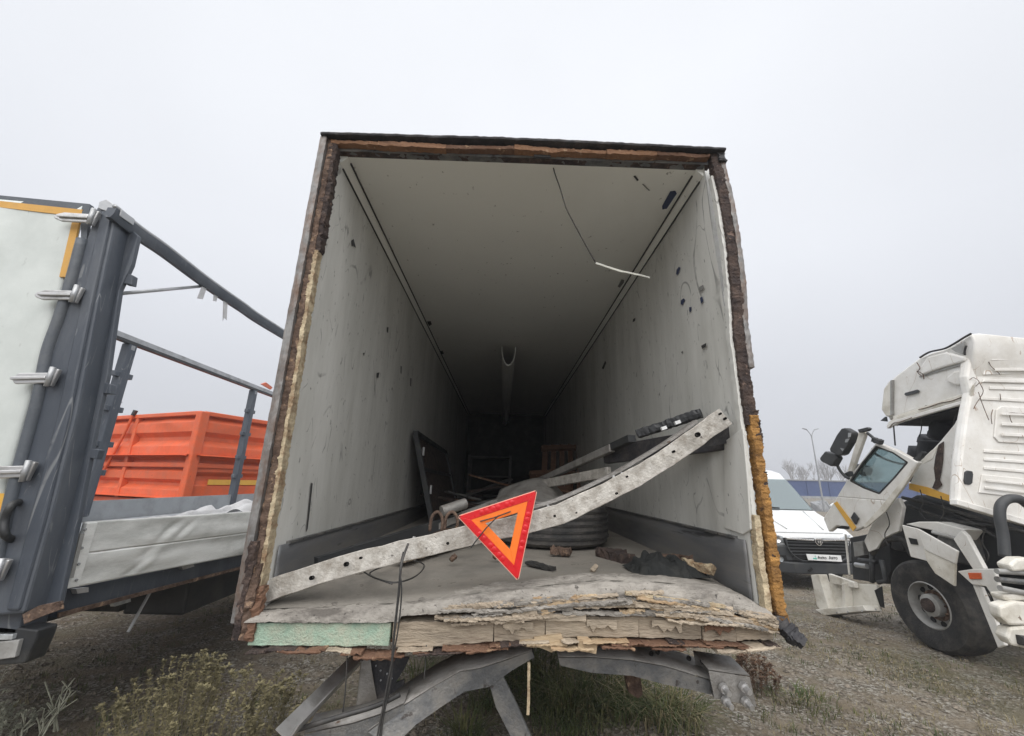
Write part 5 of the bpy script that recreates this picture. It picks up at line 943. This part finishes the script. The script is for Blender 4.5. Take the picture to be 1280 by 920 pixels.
    # steering wheel behind the door glass
    c = V([(5.4,5.688,2.233)][0]); MB().lathe([(.20+.016*math.cos(a), .016*math.sin(a)) for a in [k*math.pi/4 for k in range(8)]], c, (.5, -.1, .8), 30, True).build('steering_wheel', 'plastic_grey', T, smooth=True)
    MB().column(V([(5.3,6.097,2.081)][0]), V([(5.3,6.002,2.022)][0]), .14, .12, 6, .02, 5, 2).build('mirror_pod', 'seat_black', T, smooth=True)
    # pillar strip and mirrors
    xs('pillar_strip', [(5.1,5.732,2.563),(5.1,5.649,2.576),(5.1,5.622,2.528),(5.1,5.867,2.18),(5.1,5.995,1.994),(5.1,6.06,2.018),(5.1,5.896,2.283)], .05, 'truck_cream', T)
    pl('pillar_cap', [(5.05,5.681,2.59),(5.05,5.521,2.603),(5.05,5.49,2.577),(5.05,5.534,2.549),(5.05,5.666,2.543)], (-.05, 0, 0), 'plastic_black')
    MB().tube(dense([(4.95,5.479,2.518),(4.95,5.418,2.458),(4.95,5.369,2.41),(4.95,5.296,2.372)], 3), .018, 7).build('hinge_arm', 'plastic_black', T, smooth=True)
    MB().column(*[(4.93,5.38,2.422),(4.93,5.274,2.37)], .06, .06, 6, .02, 9, 4).build('hinge_joint', 'plastic_black', T)
    m1 = pl('mirror', [(4.8,5.602,2.584),(4.8,5.546,2.588),(4.8,5.444,2.521),(4.8,5.44,2.488),(4.8,5.503,2.388),(4.8,5.659,2.238),(4.8,5.732,2.221),(4.8,5.872,2.286),(4.8,5.876,2.331),(4.8,5.704,2.507)], (-.10, 0, 0), 'plastic_black', bevel=.02, bseg=3)
    for P in ([(4.695,5.492,2.513),(4.695,5.441,2.507),(4.695,5.466,2.456),(4.695,5.508,2.45)], [(4.695,5.552,2.433),(4.695,5.484,2.437),(4.695,5.536,2.388),(4.695,5.576,2.392)], [(4.695,5.675,2.324),(4.695,5.61,2.308),(4.695,5.645,2.278)]): pl('mirror_mark', P, (.004, 0, 0), 'far_grey', m1, bevel=0)
    pl('mirror', [(4.82,5.997,2.306),(4.82,5.808,2.237),(4.82,5.791,2.191),(4.82,5.886,2.096),(4.82,5.946,2.087),(4.82,6.108,2.162),(4.82,6.128,2.21)], (-.10, 0, 0), 'plastic_black', bevel=.02, bseg=3)
    MB().tube(dense([(4.86,5.987,2.123),(4.86,5.951,2.032),(4.86,5.884,1.953),(4.86,5.823,1.92)], 4), .02, 8).build('mirror_arm', 'plastic_black', T, smooth=True)
    MB().column(*[(4.92,5.943,1.955),(4.92,5.838,1.987)], .06, .06, 6, .02, 9, 7).build('mirror_base', 'plastic_black', T)
    MB().tube(dense([(5,5.129,2.571),(5,5.15,2.441),(5,5.169,2.321)], 3), .008, 6).build('hanging_wire', 'rubber', T)
    MB().prism([(5,4.98,2.151),(5,4.924,2.176),(5,4.852,2.228),(5,4.838,2.208),(5,4.889,2.155),(5,4.959,2.112)], (.05, 0, 0)).build('door_latch', 'plastic_black', T)
truck()

# ================================================================ white van
def van():
    ox, oy, oz = 6.62, 9.1, -.2
    T = thing('white_van', (ox, oy+2.4, oz), 'white van with black grille and bumper parked beyond the wrecked truck', 'van')
    def w_(z): return 1.0 if z < 1.15 else 1.0-.20*(min(z, 2.2)-1.15)/1.05
    def lift(z): return z if z < 1.0 else z+.16*min(1, (z-1.0)/.3)+(.10*min(1, (z-2.0)/.1) if z > 2.0 else 0)
    def P(x, y, z): return V((ox+x*.95, oy+y, lift(z)+oz))
    prof = [(.12, .42), (.08, .9), (.10, 1.0), (.28, 1.08), (.62, 1.17), (1.0, 1.27), (1.12, 1.31), (1.42, 1.62), (1.78, 2.0), (1.95, 2.10), (2.3, 2.19), (3.2, 2.23), (4.9, 2.2), (5.0, 1.9), (5.0, .42)]
    L_ = [P(-w_(z), y, z) for y, z in prof]; R_ = [P(w_(z), y, z) for y, z in prof]; n = len(prof)
    mb = MB().add(L_+R_, [list(range(n)), list(range(2*n-1, n-1, -1))]+[[i, i+1, n+i+1, n+i] for i in range(n-1) if i not in (6, 7)]+[[n-1, 0, n, 2*n-1]])
    mb.build('body', 'van_white', T, bevel=.07, bseg=3, smooth=50)
    def quad(pts, th, name, m, bevel=.01, par=T, **k): return MB().prism(pts, th).build(name, m, par, bevel=bevel, **k)
    # hood with a raised crease, windscreen and its surround
    hd = quad([P(-.80, .17, 1.035), P(.80, .17, 1.035), P(.86, .62, 1.178), P(.86, 1.02, 1.285), P(-.86, 1.02, 1.285), P(-.86, .62, 1.178)], (0, 0, .022), 'hood', 'van_white', .015)
    for s in (-1, 1): MB().tube([P(s*.42, .25, 1.085), P(s*.58, 1.0, 1.30)], .012, 8).build('hood_crease', 'van_white', hd, smooth=True)
    ws = quad([P(-.93, 1.14, 1.33), P(.93, 1.14, 1.33), P(.82, 1.78, 2.02), P(-.82, 1.78, 2.02)], (0, .012, -.012), 'windscreen', 'glass_van', 0)
    MB().box((ox, oy+1.6, 1.22), (1.8, .9, .12)).build('dashboard', 'plastic_black', T)
    MB().box((ox, oy+3.2, 1.3), (1.7, .06, 1.5)).build('bulkhead', 'plastic_grey', T)
    MB().box((ox, oy+2.3, .95), (1.7, 1.7, .05)).build('cabin_floor', 'plastic_black', T)
    for x in (-.45, .45):
        MB().column(P(x, 2.2, 1.0), P(x, 2.4, 1.75), .5, .16, 8, .01, 4, 3).build('seat', 'seat_black', T, smooth=True)
    for s in (-1, 1):
        quad([P(s*.985, 1.25, 1.36), P(s*.985, 2.0, 1.36), P(s*.86, 2.0, 1.95), P(s*.87, 1.72, 1.92)], (s*.01, 0, 0), 'side_window', 'glass_van', 0)
        mr_ = MB().column(P(s*1.0, 1.5, 1.25), P(s*1.13, 1.48, 1.27), .22, .12, 6, .01, 3, 2, 'x').build('mirror', 'plastic_black', T, smooth=True)
        h_ = quad([P(s*.62, .07, .86), P(s*.95, .10, .84), P(s*.99, .16, .97), P(s*.92, .12, 1.03), P(s*.66, .06, .99)], (0, .10, 0), 'headlight', 'headlamp', .02)
        MB().lathe([(.001, -.02), (.06, 0), (.07, .02)], P(s*.80, .07, .93), (0, -1, 0), 16).build('lens', 'chrome', h_, smooth=True)
        quad([P(s*.70, -.03, .50), P(s*.98, .02, .50), P(s*.98, .02, .63), P(s*.72, -.03, .64)], (0, .06, 0), 'fog_recess', 'hole_black', .01)
        MB().lathe([(.001, 0), (.045, 0), (.05, .03)], P(s*.86, -.02, .56), (0, -1, 0), 14).build('fog_lamp', 'headlamp', T)
        MB().beam(P(s*.05, 1.10, 1.355), P(s*.05-.78, 1.12, 1.39), .035, .035).build('wiper', 'plastic_black', T)
    # bumper, grille and bars
    bp_ = [P(-1.02, .16, .30), P(-.95, .0, .30), P(-.6, -.08, .29), P(.6, -.08, .29), P(.95, .0, .30), P(1.02, .16, .30), P(1.02, .3, .30), P(-1.02, .3, .30)]
    MB().prism(bp_, (0, 0, .22)).build('bumper', 'plastic_grey', T, bevel=.03, bseg=3)
    up_ = [P(-1.01, .14, .525), P(-.95, .02, .525), P(-.62, -.04, .525), P(.62, -.04, .525), P(.95, .02, .525), P(1.01, .14, .525), P(1.01, .3, .525), P(-1.01, .3, .525)]
    MB().prism(up_, (0, 0, .30)).build('front_panel', 'plastic_grey', T, bevel=.03, bseg=3)
    gr = quad([P(-.70, -.05, .97), P(.70, -.05, .97), P(.66, -.06, .72), P(.45, -.07, .56), P(-.45, -.07, .56), P(-.66, -.06, .72)], (0, .10, 0), 'grille', 'hole_black', .02)
    for z, hw in ((.90, .66), (.84, .655), (.78, .64), (.72, .61), (.66, .54)): MB().box(P(0, -.068, z), (hw*2, .03, .018)).build('slat', 'plastic_grey', gr, bevel=.004)
    MB().beam(P(-.70, -.075, .965), P(-.10, -.085, .945), .03, .035).build('chrome_bar', 'chrome', gr, bevel=.006)
    MB().beam(P(.10, -.085, .945), P(.70, -.075, .965), .03, .035).build('chrome_bar', 'chrome', gr, bevel=.006)
    for s in (-1, 1): MB().tube(dense([P(s*.70, -.07, .96), P(s*.67, -.075, .74), P(s*.46, -.085, .56), P(s*.2, -.085, .545)], 4), .014, 8).build('grille_surround', 'plastic_grey', gr, smooth=True)
    # shield emblem with a small running animal outline left plain
    em = quad([P(-.085, -.10, .965), P(-.05, -.10, .985), P(.05, -.10, .985), P(.085, -.10, .965), P(.08, -.10, .90), P(.04, -.10, .85), P(0, -.10, .835), P(-.04, -.10, .85), P(-.08, -.10, .90)], (0, .03, 0), 'emblem', 'chrome', .004)
    quad([P(-.062, -.107, .95), P(.062, -.107, .95), P(.055, -.107, .895), P(0, -.107, .852), P(-.055, -.107, .895)], (0, .008, 0), 'emblem_field', 'hole_black', 0, em)
    for q in (([P(-.04, -.112, .935), P(-.012, -.112, .945), P(-.004, -.112, .90), P(-.02, -.112, .88)]), ([P(.006, -.112, .94), P(.036, -.112, .945), P(.042, -.112, .905), P(.012, -.112, .875)])): quad(q, (0, .006, 0), 'emblem_mark', 'chrome', 0, em)
    # number plate with its covering text
    pt = quad([P(-.32, -.125, .565), P(.42, -.125, .545), P(.42, -.120, .665), P(-.34, -.120, .680)], (0, .012, 0), 'number_plate', 'plate_white', .004)
    for body, x, m, sz in (('Avito', -.11, 'ink_dark', .085), ('Авто', .135, 'ink_dark', .08)):
        cu = bpy.data.curves.new('t', 'FONT'); cu.body = body; cu.size = sz; cu.extrude = .002; cu.align_x = 'LEFT'
        to = bpy.data.objects.new('t', cu); col.objects.link(to); bpy.context.view_layer.update()
        me = bpy.data.meshes.new_from_object(to.evaluated_get(bpy.context.evaluated_depsgraph_get())); bpy.data.objects.remove(to)
        mb = MB(); R = Matrix.Rotation(math.pi/2, 3, 'X')
        mb.add([P(x, -.127, .592)+R @ v.co for v in me.vertices], [list(p.vertices) for p in me.polygons]); mb.build('lettering', m, pt)
    MB().lathe([(.001, .002), (.016, .002), (.016, 0)], P(-.19, -.126, .60), (0, -1, 0), 12).build('dot', 'ink_green', pt)
    MB().lathe([(.001, .002), (.011, .002), (.011, 0)], P(-.155, -.126, .645), (0, -1, 0), 12).build('dot', 'ink_green', pt)
    MB().lathe([(.001, .002), (.020, .002), (.020, 0)], P(-.15, -.126, .60), (0, -1, 0), 12).build('dot', 'ink_green', pt)
    MB().beam(P(-.3, -.09, .40), P(-.27, -.09, .36), .03, .09).build('tow_eye', 'hole_black', T)
    for s in (-1, 1):
        for y in (.95, 4.0): wheel(T, (ox+s*.88, oy+y, .34+oz), .35, .22, s, holes=6, rust=False)
van()

# ================================================================ far background
def lamp(name, x, y, h, label, arms=(1, -1)):
    T = thing(name, (x, y, 0), label, 'street lamp')
    MB().tube([(x, y, -.25), (x, y, h-.9)], .075, 10, (1, 0, 0), [1.2, .6]).build('pole', 'pole_grey', T, smooth=40)
    for s in arms:
        ar = MB().tube(dense([(x, y, h-.95), (x+s*.10, y, h-.5), (x+s*.40, y, h-.08)], 4), .035, 8).build('arm', 'pole_grey', T, smooth=40)
        MB().prism([(x+s*.38, y-.10, h-.11), (x+s*.78, y-.08, h-.01), (x+s*.78, y+.08, h-.01), (x+s*.38, y+.10, h-.11)], (0, 0, .07)).build('lamp_head', 'pole_grey', ar, bevel=.02)
lamp('street_lamp', 30.45, 40, 7.6, 'tall double-armed street lamp left of the crushed cab')
lamp('street_lamp', -38, 40, 8.35, 'street lamp peeping over the orange tipper', (1,))
def blue_trailer():
    T = thing('blue_trailer', (37, 46, 0), 'long blue trailer far behind the van', 'trailer')
    a, b_ = (26.5, 47), (52, 46)
    MB().prism([(26.5, 45, 1.05), (52, 45, 1.05), (52, 45, 2.72), (26.5, 45, 2.72)], (0, 2.5, 0)).build('body', 'far_blue', T, bevel=.03)
    MB().box((39, 44.97, 1.02), (25, .1, .22)).build('chassis', 'far_grey', T); MB().box((39, 44.96, 2.76), (25.6, .1, .12)).build('top_rail', 'far_grey', T)
    for x in [28+i*2.4 for i in range(10)]: MB().box((x, 44.96, 1.88), (.08, .06, 1.6)).build('rib', 'far_blue', T)
    for x in (29, 30.4, 46, 47.4): wheel(T, (x, 45.2, .28), .5, .3, -1, holes=6, ax=Vector((0, 1, 0)))
blue_trailer()
rng = random.Random(3)
for i, (x, y, s, m, lb) in enumerate(((31.2, 41.5, 1.0, 'far_grey', 'grey rubble lump below the blue trailer'), (32.4, 41, .7, 'plate_white', 'white rubble lump below the blue trailer'), (33.4, 42, .9, 'stone', 'brown rubble lump right of the white lump'))):
    MB().column((x-.6*s, y, 0), (x+.7*s, y, .2), 1.1*s, .9*s, 10, .35*s, 1.6, i, 'x').build('rubble', m, label=lb, cat='rubble')
def bare_tree(seed, h):
    r = random.Random(seed); mb = MB(); tr = MB()
    def br(p, d, l_, rad, lev):
        q = p+d*l_; (tr if lev == 0 else mb).tube([p, p.lerp(q, .5)+Vector((r.uniform(-.05, .05), r.uniform(-.05, .05), 0))*l_, q], rad, 5 if lev < 2 else 3, (1, .3, 0), [1, .8, .6])
        if lev >= 4: return
        for k in range(r.choice((3, 4)) if lev < 3 else 3):
            a = r.uniform(0, 6.28); t = r.uniform(.25, .6) if lev else r.uniform(.2, .45)
            nd = (d+Vector((math.cos(a), math.sin(a), .25))*t).normalized()
            br(p.lerp(q, r.uniform(.55, 1)), nd, l_*r.uniform(.55, .8), rad*.55, lev+1)
    br(Vector((0, 0, 0)), Vector((0, 0, 1)), h*.34, h*.018, 0); return tr, mb
protos = []
for k in range(4):
    tr, mb = bare_tree(40+k, 8.0); protos.append((tr, mb))
spots = [(43, 60), (45, 62), (47, 60), (49.5, 63), (51, 61), (53, 65), (55, 62), (46, 66), (48.5, 67), (51.5, 68), (54.5, 70), (57, 66), (44.5, 64), (52.5, 59), (60, 66), (64, 62)]
words = ('first', 'second', 'third', 'fourth', 'fifth', 'sixth', 'seventh', 'eighth', 'ninth', 'tenth', 'eleventh', 'twelfth', 'thirteenth', 'fourteenth', 'fifteenth', 'sixteenth')
order = {s: k for k, s in enumerate(sorted(spots, key=lambda s: s[0]/s[1]))}
shared = {}
for i, (x, y) in enumerate(spots):
    x, y = x*1.5, y*1.5
    T = thing('bare_tree', (x, y, -.22), 'leafless grey tree on the misty skyline, '+words[order[spots[i]]]+' from the left', 'tree', 'bare trees on the skyline')
    k = i % 4; sc_ = 1.15+.35*((i*7) % 5)/5; rz = i*1.3
    if k not in shared:
        shared[k] = [mb.build(nm, 'bark_mist_pale', T) for nm, mb in zip(('trunk', 'crown'), protos[k])]
        loc = [W[o.name].copy() for o in shared[k]]; shared[k].append(loc)
        for o, c in zip(shared[k][:2], loc):
            o.matrix_parent_inverse = Matrix(); o.location = c*sc_; o.scale = (sc_,)*3
    else:
        for o0, c in zip(shared[k][:2], shared[k][2]):
            o = o0.copy(); col.objects.link(o); o.parent = T; o.matrix_parent_inverse = Matrix(); o.scale = (sc_,)*3
            o.location = Matrix.Rotation(rz, 3, 'Z') @ (c*sc_); o.rotation_euler = (0, 0, rz)

# ================================================================ plants and stones
def blades(mb, x, y, n, h, spread, w_, r, droop=.5, z0=None):
    for _ in range(n):
        a = r.uniform(0, 6.28); d = r.random()**.7*spread; bx, by = x+d*math.cos(a), y+d*math.sin(a); z = gz(bx, by) if z0 is None else z0
        a2 = a+r.uniform(-1, 1); hh = h*r.uniform(.45, 1.1); out_ = hh*droop*r.uniform(.3, 1.1); c, s = math.cos(a2), math.sin(a2); ww = w_*r.uniform(.6, 1.3)
        px_, py_ = -s*ww, c*ww; P = []
        for t, k in ((0, 1), (.4, .9), (.75, .6), (1, .05)):
            o_ = out_*t*t; zz = hh*(t-droop*.45*t**3)
            P += [(bx+c*o_-px_*k, by+s*o_-py_*k, z+zz), (bx+c*o_+px_*k, by+s*o_+py_*k, z+zz)]
        mb.add(P, [[0, 1, 3, 2], [2, 3, 5, 4], [4, 5, 7, 6]])
def tuft(name, x, y, n, h, spread, w_, m, label, seed, cat='grass', droop=1.15):
    mb = MB(); blades(mb, x, y, n, h, spread, w_, random.Random(seed), droop); return mb.build(name, m, label=label, cat=cat)
def feather_bush(name, x, y, rx, ry, h, stems, m, label, seed, leaf=.018, cat='plant', lean=.25):
    """many upright feathery stems set with small leaves"""
    r = random.Random(seed); T = thing(name, (x, y, 0), label, cat); st = MB(); lf = MB()
    for _ in range(stems):
        a = r.uniform(0, 6.28); d = r.random()**.6; bx, by = x+rx*d*math.cos(a)*.8, y+ry*d*math.sin(a)*.8
        hh = h*(1-.45*d*d)*r.uniform(.7, 1.08); p = Vector((bx, by, gz(bx, by))); dx, dy = lean*math.cos(a)*d, lean*math.sin(a)*d
        pts = [p+Vector((dx*hh*t*t+r.uniform(-.01, .01), dy*hh*t*t+r.uniform(-.01, .01), hh*t)) for t in (0, .3, .6, .85)]
        pts.append(pts[-1]+Vector((r.uniform(-.035, .035), r.uniform(-.03, .03), hh*.10))); pts.append(pts[-1]+Vector((r.uniform(-.03, .03), 0, -.012)))
        st.tube(pts, .0018, 3, (1, .3, 0), [1, .9, .8, .6, .4, .3])
        for k in range(60):
            t = r.uniform(.25, 1); i = min(4, int(t*5)); q = pts[i].lerp(pts[i+1], r.random())
            a2 = r.uniform(0, 6.28); e_ = r.uniform(-.2, .9); l_ = leaf*r.uniform(.7, 1.8)
            u = Vector((math.cos(a2), math.sin(a2), e_)).normalized()*l_; v = u.cross(Vector((0, 0, 1))).normalized()*l_*.26
            lf.add([q, q+u*.5+v, q+u, q+u*.5-v], [[0, 1, 2, 3]])
    st.build('stems', m, T); lf.build('leaves', m, T)
feather_bush('dry_weed', -2.0, 3.25, .6, .4, .60, 120, 'weed_dry', 'large yellowish feathery weed bush at the lower left', 11)
feather_bush('dry_weed', -1.55, 3.5, .28, .25, .40, 34, 'weed_dry', 'lower yellowish weed right of the large feathery bush', 12)
feather_bush('red_weed', 2.40, 4.35, .22, .18, .30, 46, 'weed_red', 'small reddish brown weed under the right trailer corner', 13)
def twigs(name, x, y, n, h, m, label, seed):
    r = random.Random(seed); mb = MB()
    for _ in range(n):
        a = r.uniform(0, 6.28); p = Vector((x+r.uniform(-.1, .1), y+r.uniform(-.1, .1), gz(x, y))); d = Vector((math.cos(a)*.5, math.sin(a)*.3, 1)).normalized(); l_ = h*r.uniform(.5, 1.1)
        q = p+d*l_; mb.tube([p, p.lerp(q, .5)+Vector((r.uniform(-.02, .02), 0, 0)), q], .006, 4, (1, .2, 0), [1, .8, .5])
        for k in range(4):
            t = r.uniform(.4, .95); b_ = p.lerp(q, t); mb.tube([b_, b_+Vector((r.uniform(-.06, .06), r.uniform(-.06, .06), r.uniform(.03, .09)))], .004, 4, (1, .2, 0))
    mb.build(name, m, label=label, cat='plant')
twigs('twig_plant', -3.15, 3.5, 9, .26, 'weed_pale', 'pale leafless twigs at the bottom left corner', 5)
feather_bush('grey_weed', -3.45, 3.45, .25, .2, .22, 40, 'weed_pale', 'low pale grey weed in the bottom left corner', 15, .014)
feather_bush('grey_weed', -3.3, 3.15, .1, .1, .62, 8, 'weed_pale', 'thin pale stalk below the dark rear lamp bracket', 16, .014)
for i, (x, y, n, h, sp, lb) in enumerate(((.55, 3.75, 420, .40, .30, 'tall grass clump hanging over below the middle of the sill'), (1.0, 3.9, 300, .36, .28, 'grass clump below the round hole end of the bumper beam'), (1.35, 3.75, 300, .33, .24, 'grass clump left of the bumper end bracket'), (.30, 4.3, 300, .5, .3, 'shaded grass clump behind the hanging stick'), (1.1, 4.7, 320, .5, .4, 'shaded grass clump deep under the trailer'), (-.20, 3.45, 120, .34, .12, 'bright green grass tuft beside the bent strut'), (-.05, 3.9, 90, .3, .16, 'small grass tuft behind the bent strut'), (-.75, 4.4, 90, .22, .25, 'sparse grass tuft below the green foam block'))):
    tuft('grass_clump', x, y, n, h, sp, .0042, 'grass_green', lb, 20+i)
for i, (x, y, n, h, sp, lb) in enumerate(((2.65, 4.15, 160, .14, .28, 'low green grass patch beside the reddish weed'), (.75, 4.0, 150, .44, .35, 'dry yellow grass mixed into the middle clumps'), (1.25, 3.75, 120, .42, .3, 'dry yellow grass near the bumper bracket'))):
    tuft('grass_clump', x, y, n, h, sp, .004, 'grass_green' if i == 0 else 'grass_dry', lb, 40+i)
def scatter():
    r = random.Random(9); mb = MB()
    ico = [(0, 0, 1), (.9, 0, .2), (.28, .85, .2), (-.72, .53, .2), (-.72, -.53, .2), (.28, -.85, .2), (0, 0, -.4)]
    fc = [[0, 1, 2], [0, 2, 3], [0, 3, 4], [0, 4, 5], [0, 5, 1], [6, 2, 1], [6, 3, 2], [6, 4, 3], [6, 5, 4], [6, 1, 5]]
    for _ in range(24000):
        y = 3.0+13*r.random()**1.8; x = r.uniform(-.95, 1.25)*y*1.05
        if noise.noise(Vector((x*.8, y*.8, 5))) < -.18 and r.random() < .75: continue
        s = .006+.034*r.random()**4; a = r.uniform(0, 6.28); c, sn = math.cos(a), math.sin(a); k = r.uniform(.4, .8); kx = r.uniform(.7, 1.5)
        z = gz(x, y)
        mb.add([(x+s*(c*p*kx-sn*q), y+s*(sn*p*kx+c*q), z+s*k*h*r.uniform(.8, 1.1)) for p, q, h in ico], fc)
    mb.build('gravel', 'stone', kind='stuff', label='loose grey stones strewn over the dirt', cat='gravel')
    mb = MB()
    for _ in range(2600):
        y = 3.0+8*r.random()**1.6; x = r.uniform(-1.0, 1.3)*y
        if noise.noise(Vector((x*.9+3, y*.9, 1))) < -.02: continue
        blades(mb, x, y, 5, r.uniform(.03, .10), .05, .0022, r, .9)
    mb.build('dry_grass', 'grass_dry', kind='stuff', label='short dry grass and litter across the yard', cat='grass')
    mb = MB()
    for _ in range(3000):
        y = 3.0+9*r.random()**1.5; x = r.uniform(-1.0, 1.3)*y
        if noise.noise(Vector((x*.7+13, y*.7, 1))) < .05: continue
        blades(mb, x, y, 6, r.uniform(.025, .09), .06, .003, r, .7)
    mb.build('ground_weeds', 'grass_green', kind='stuff', label='low green weeds in patches on the ground', cat='weeds')
    # dry scrub on the right
    lf = MB()
    for _ in range(420):
        y = r.uniform(3.6, 6.2); x = y*r.uniform(.62, 1.32)
        if noise.noise(Vector((x*1.1, y*1.1, 8))) < .02: continue
        for k in range(26):
            a = r.uniform(0, 6.28); h = r.uniform(.02, .15); d = r.uniform(0, .12); q = Vector((x+d*math.cos(a), y+d*math.sin(a), gz(x, y)+h*r.random()))
            u = Vector((r.uniform(-1, 1), r.uniform(-1, 1), r.uniform(.1, 1))).normalized()*r.uniform(.02, .05); v = u.cross(Vector((.3, .2, 1))).normalized()*.003
            lf.add([q-v, q+v, q+u], [[0, 1, 2]])
    lf.build('dry_scrub', 'grass_dry', kind='stuff', label='low dry scrub in front of the wrecked truck wheel', cat='scrub')
scatter()

# ================================================================ misty air
hz = bpy.data.materials.new('mist'); hz.use_nodes = True; t = hz.node_tree; t.nodes.clear()
ho = t.nodes.new('ShaderNodeOutputMaterial'); pv = t.nodes.new('ShaderNodeVolumePrincipled')
pv.inputs['Color'].default_value = (.93, .95, 1, 1); pv.inputs['Density'].default_value = .003; pv.inputs['Anisotropy'].default_value = .1
t.links.new(pv.outputs[0], ho.inputs['Volume']); MATS['mist'] = hz
MB().box((0, 200, 5), (900, 700, 13)).build('haze', 'mist', kind='stuff', label='thin pale mist over the whole yard', cat='haze')
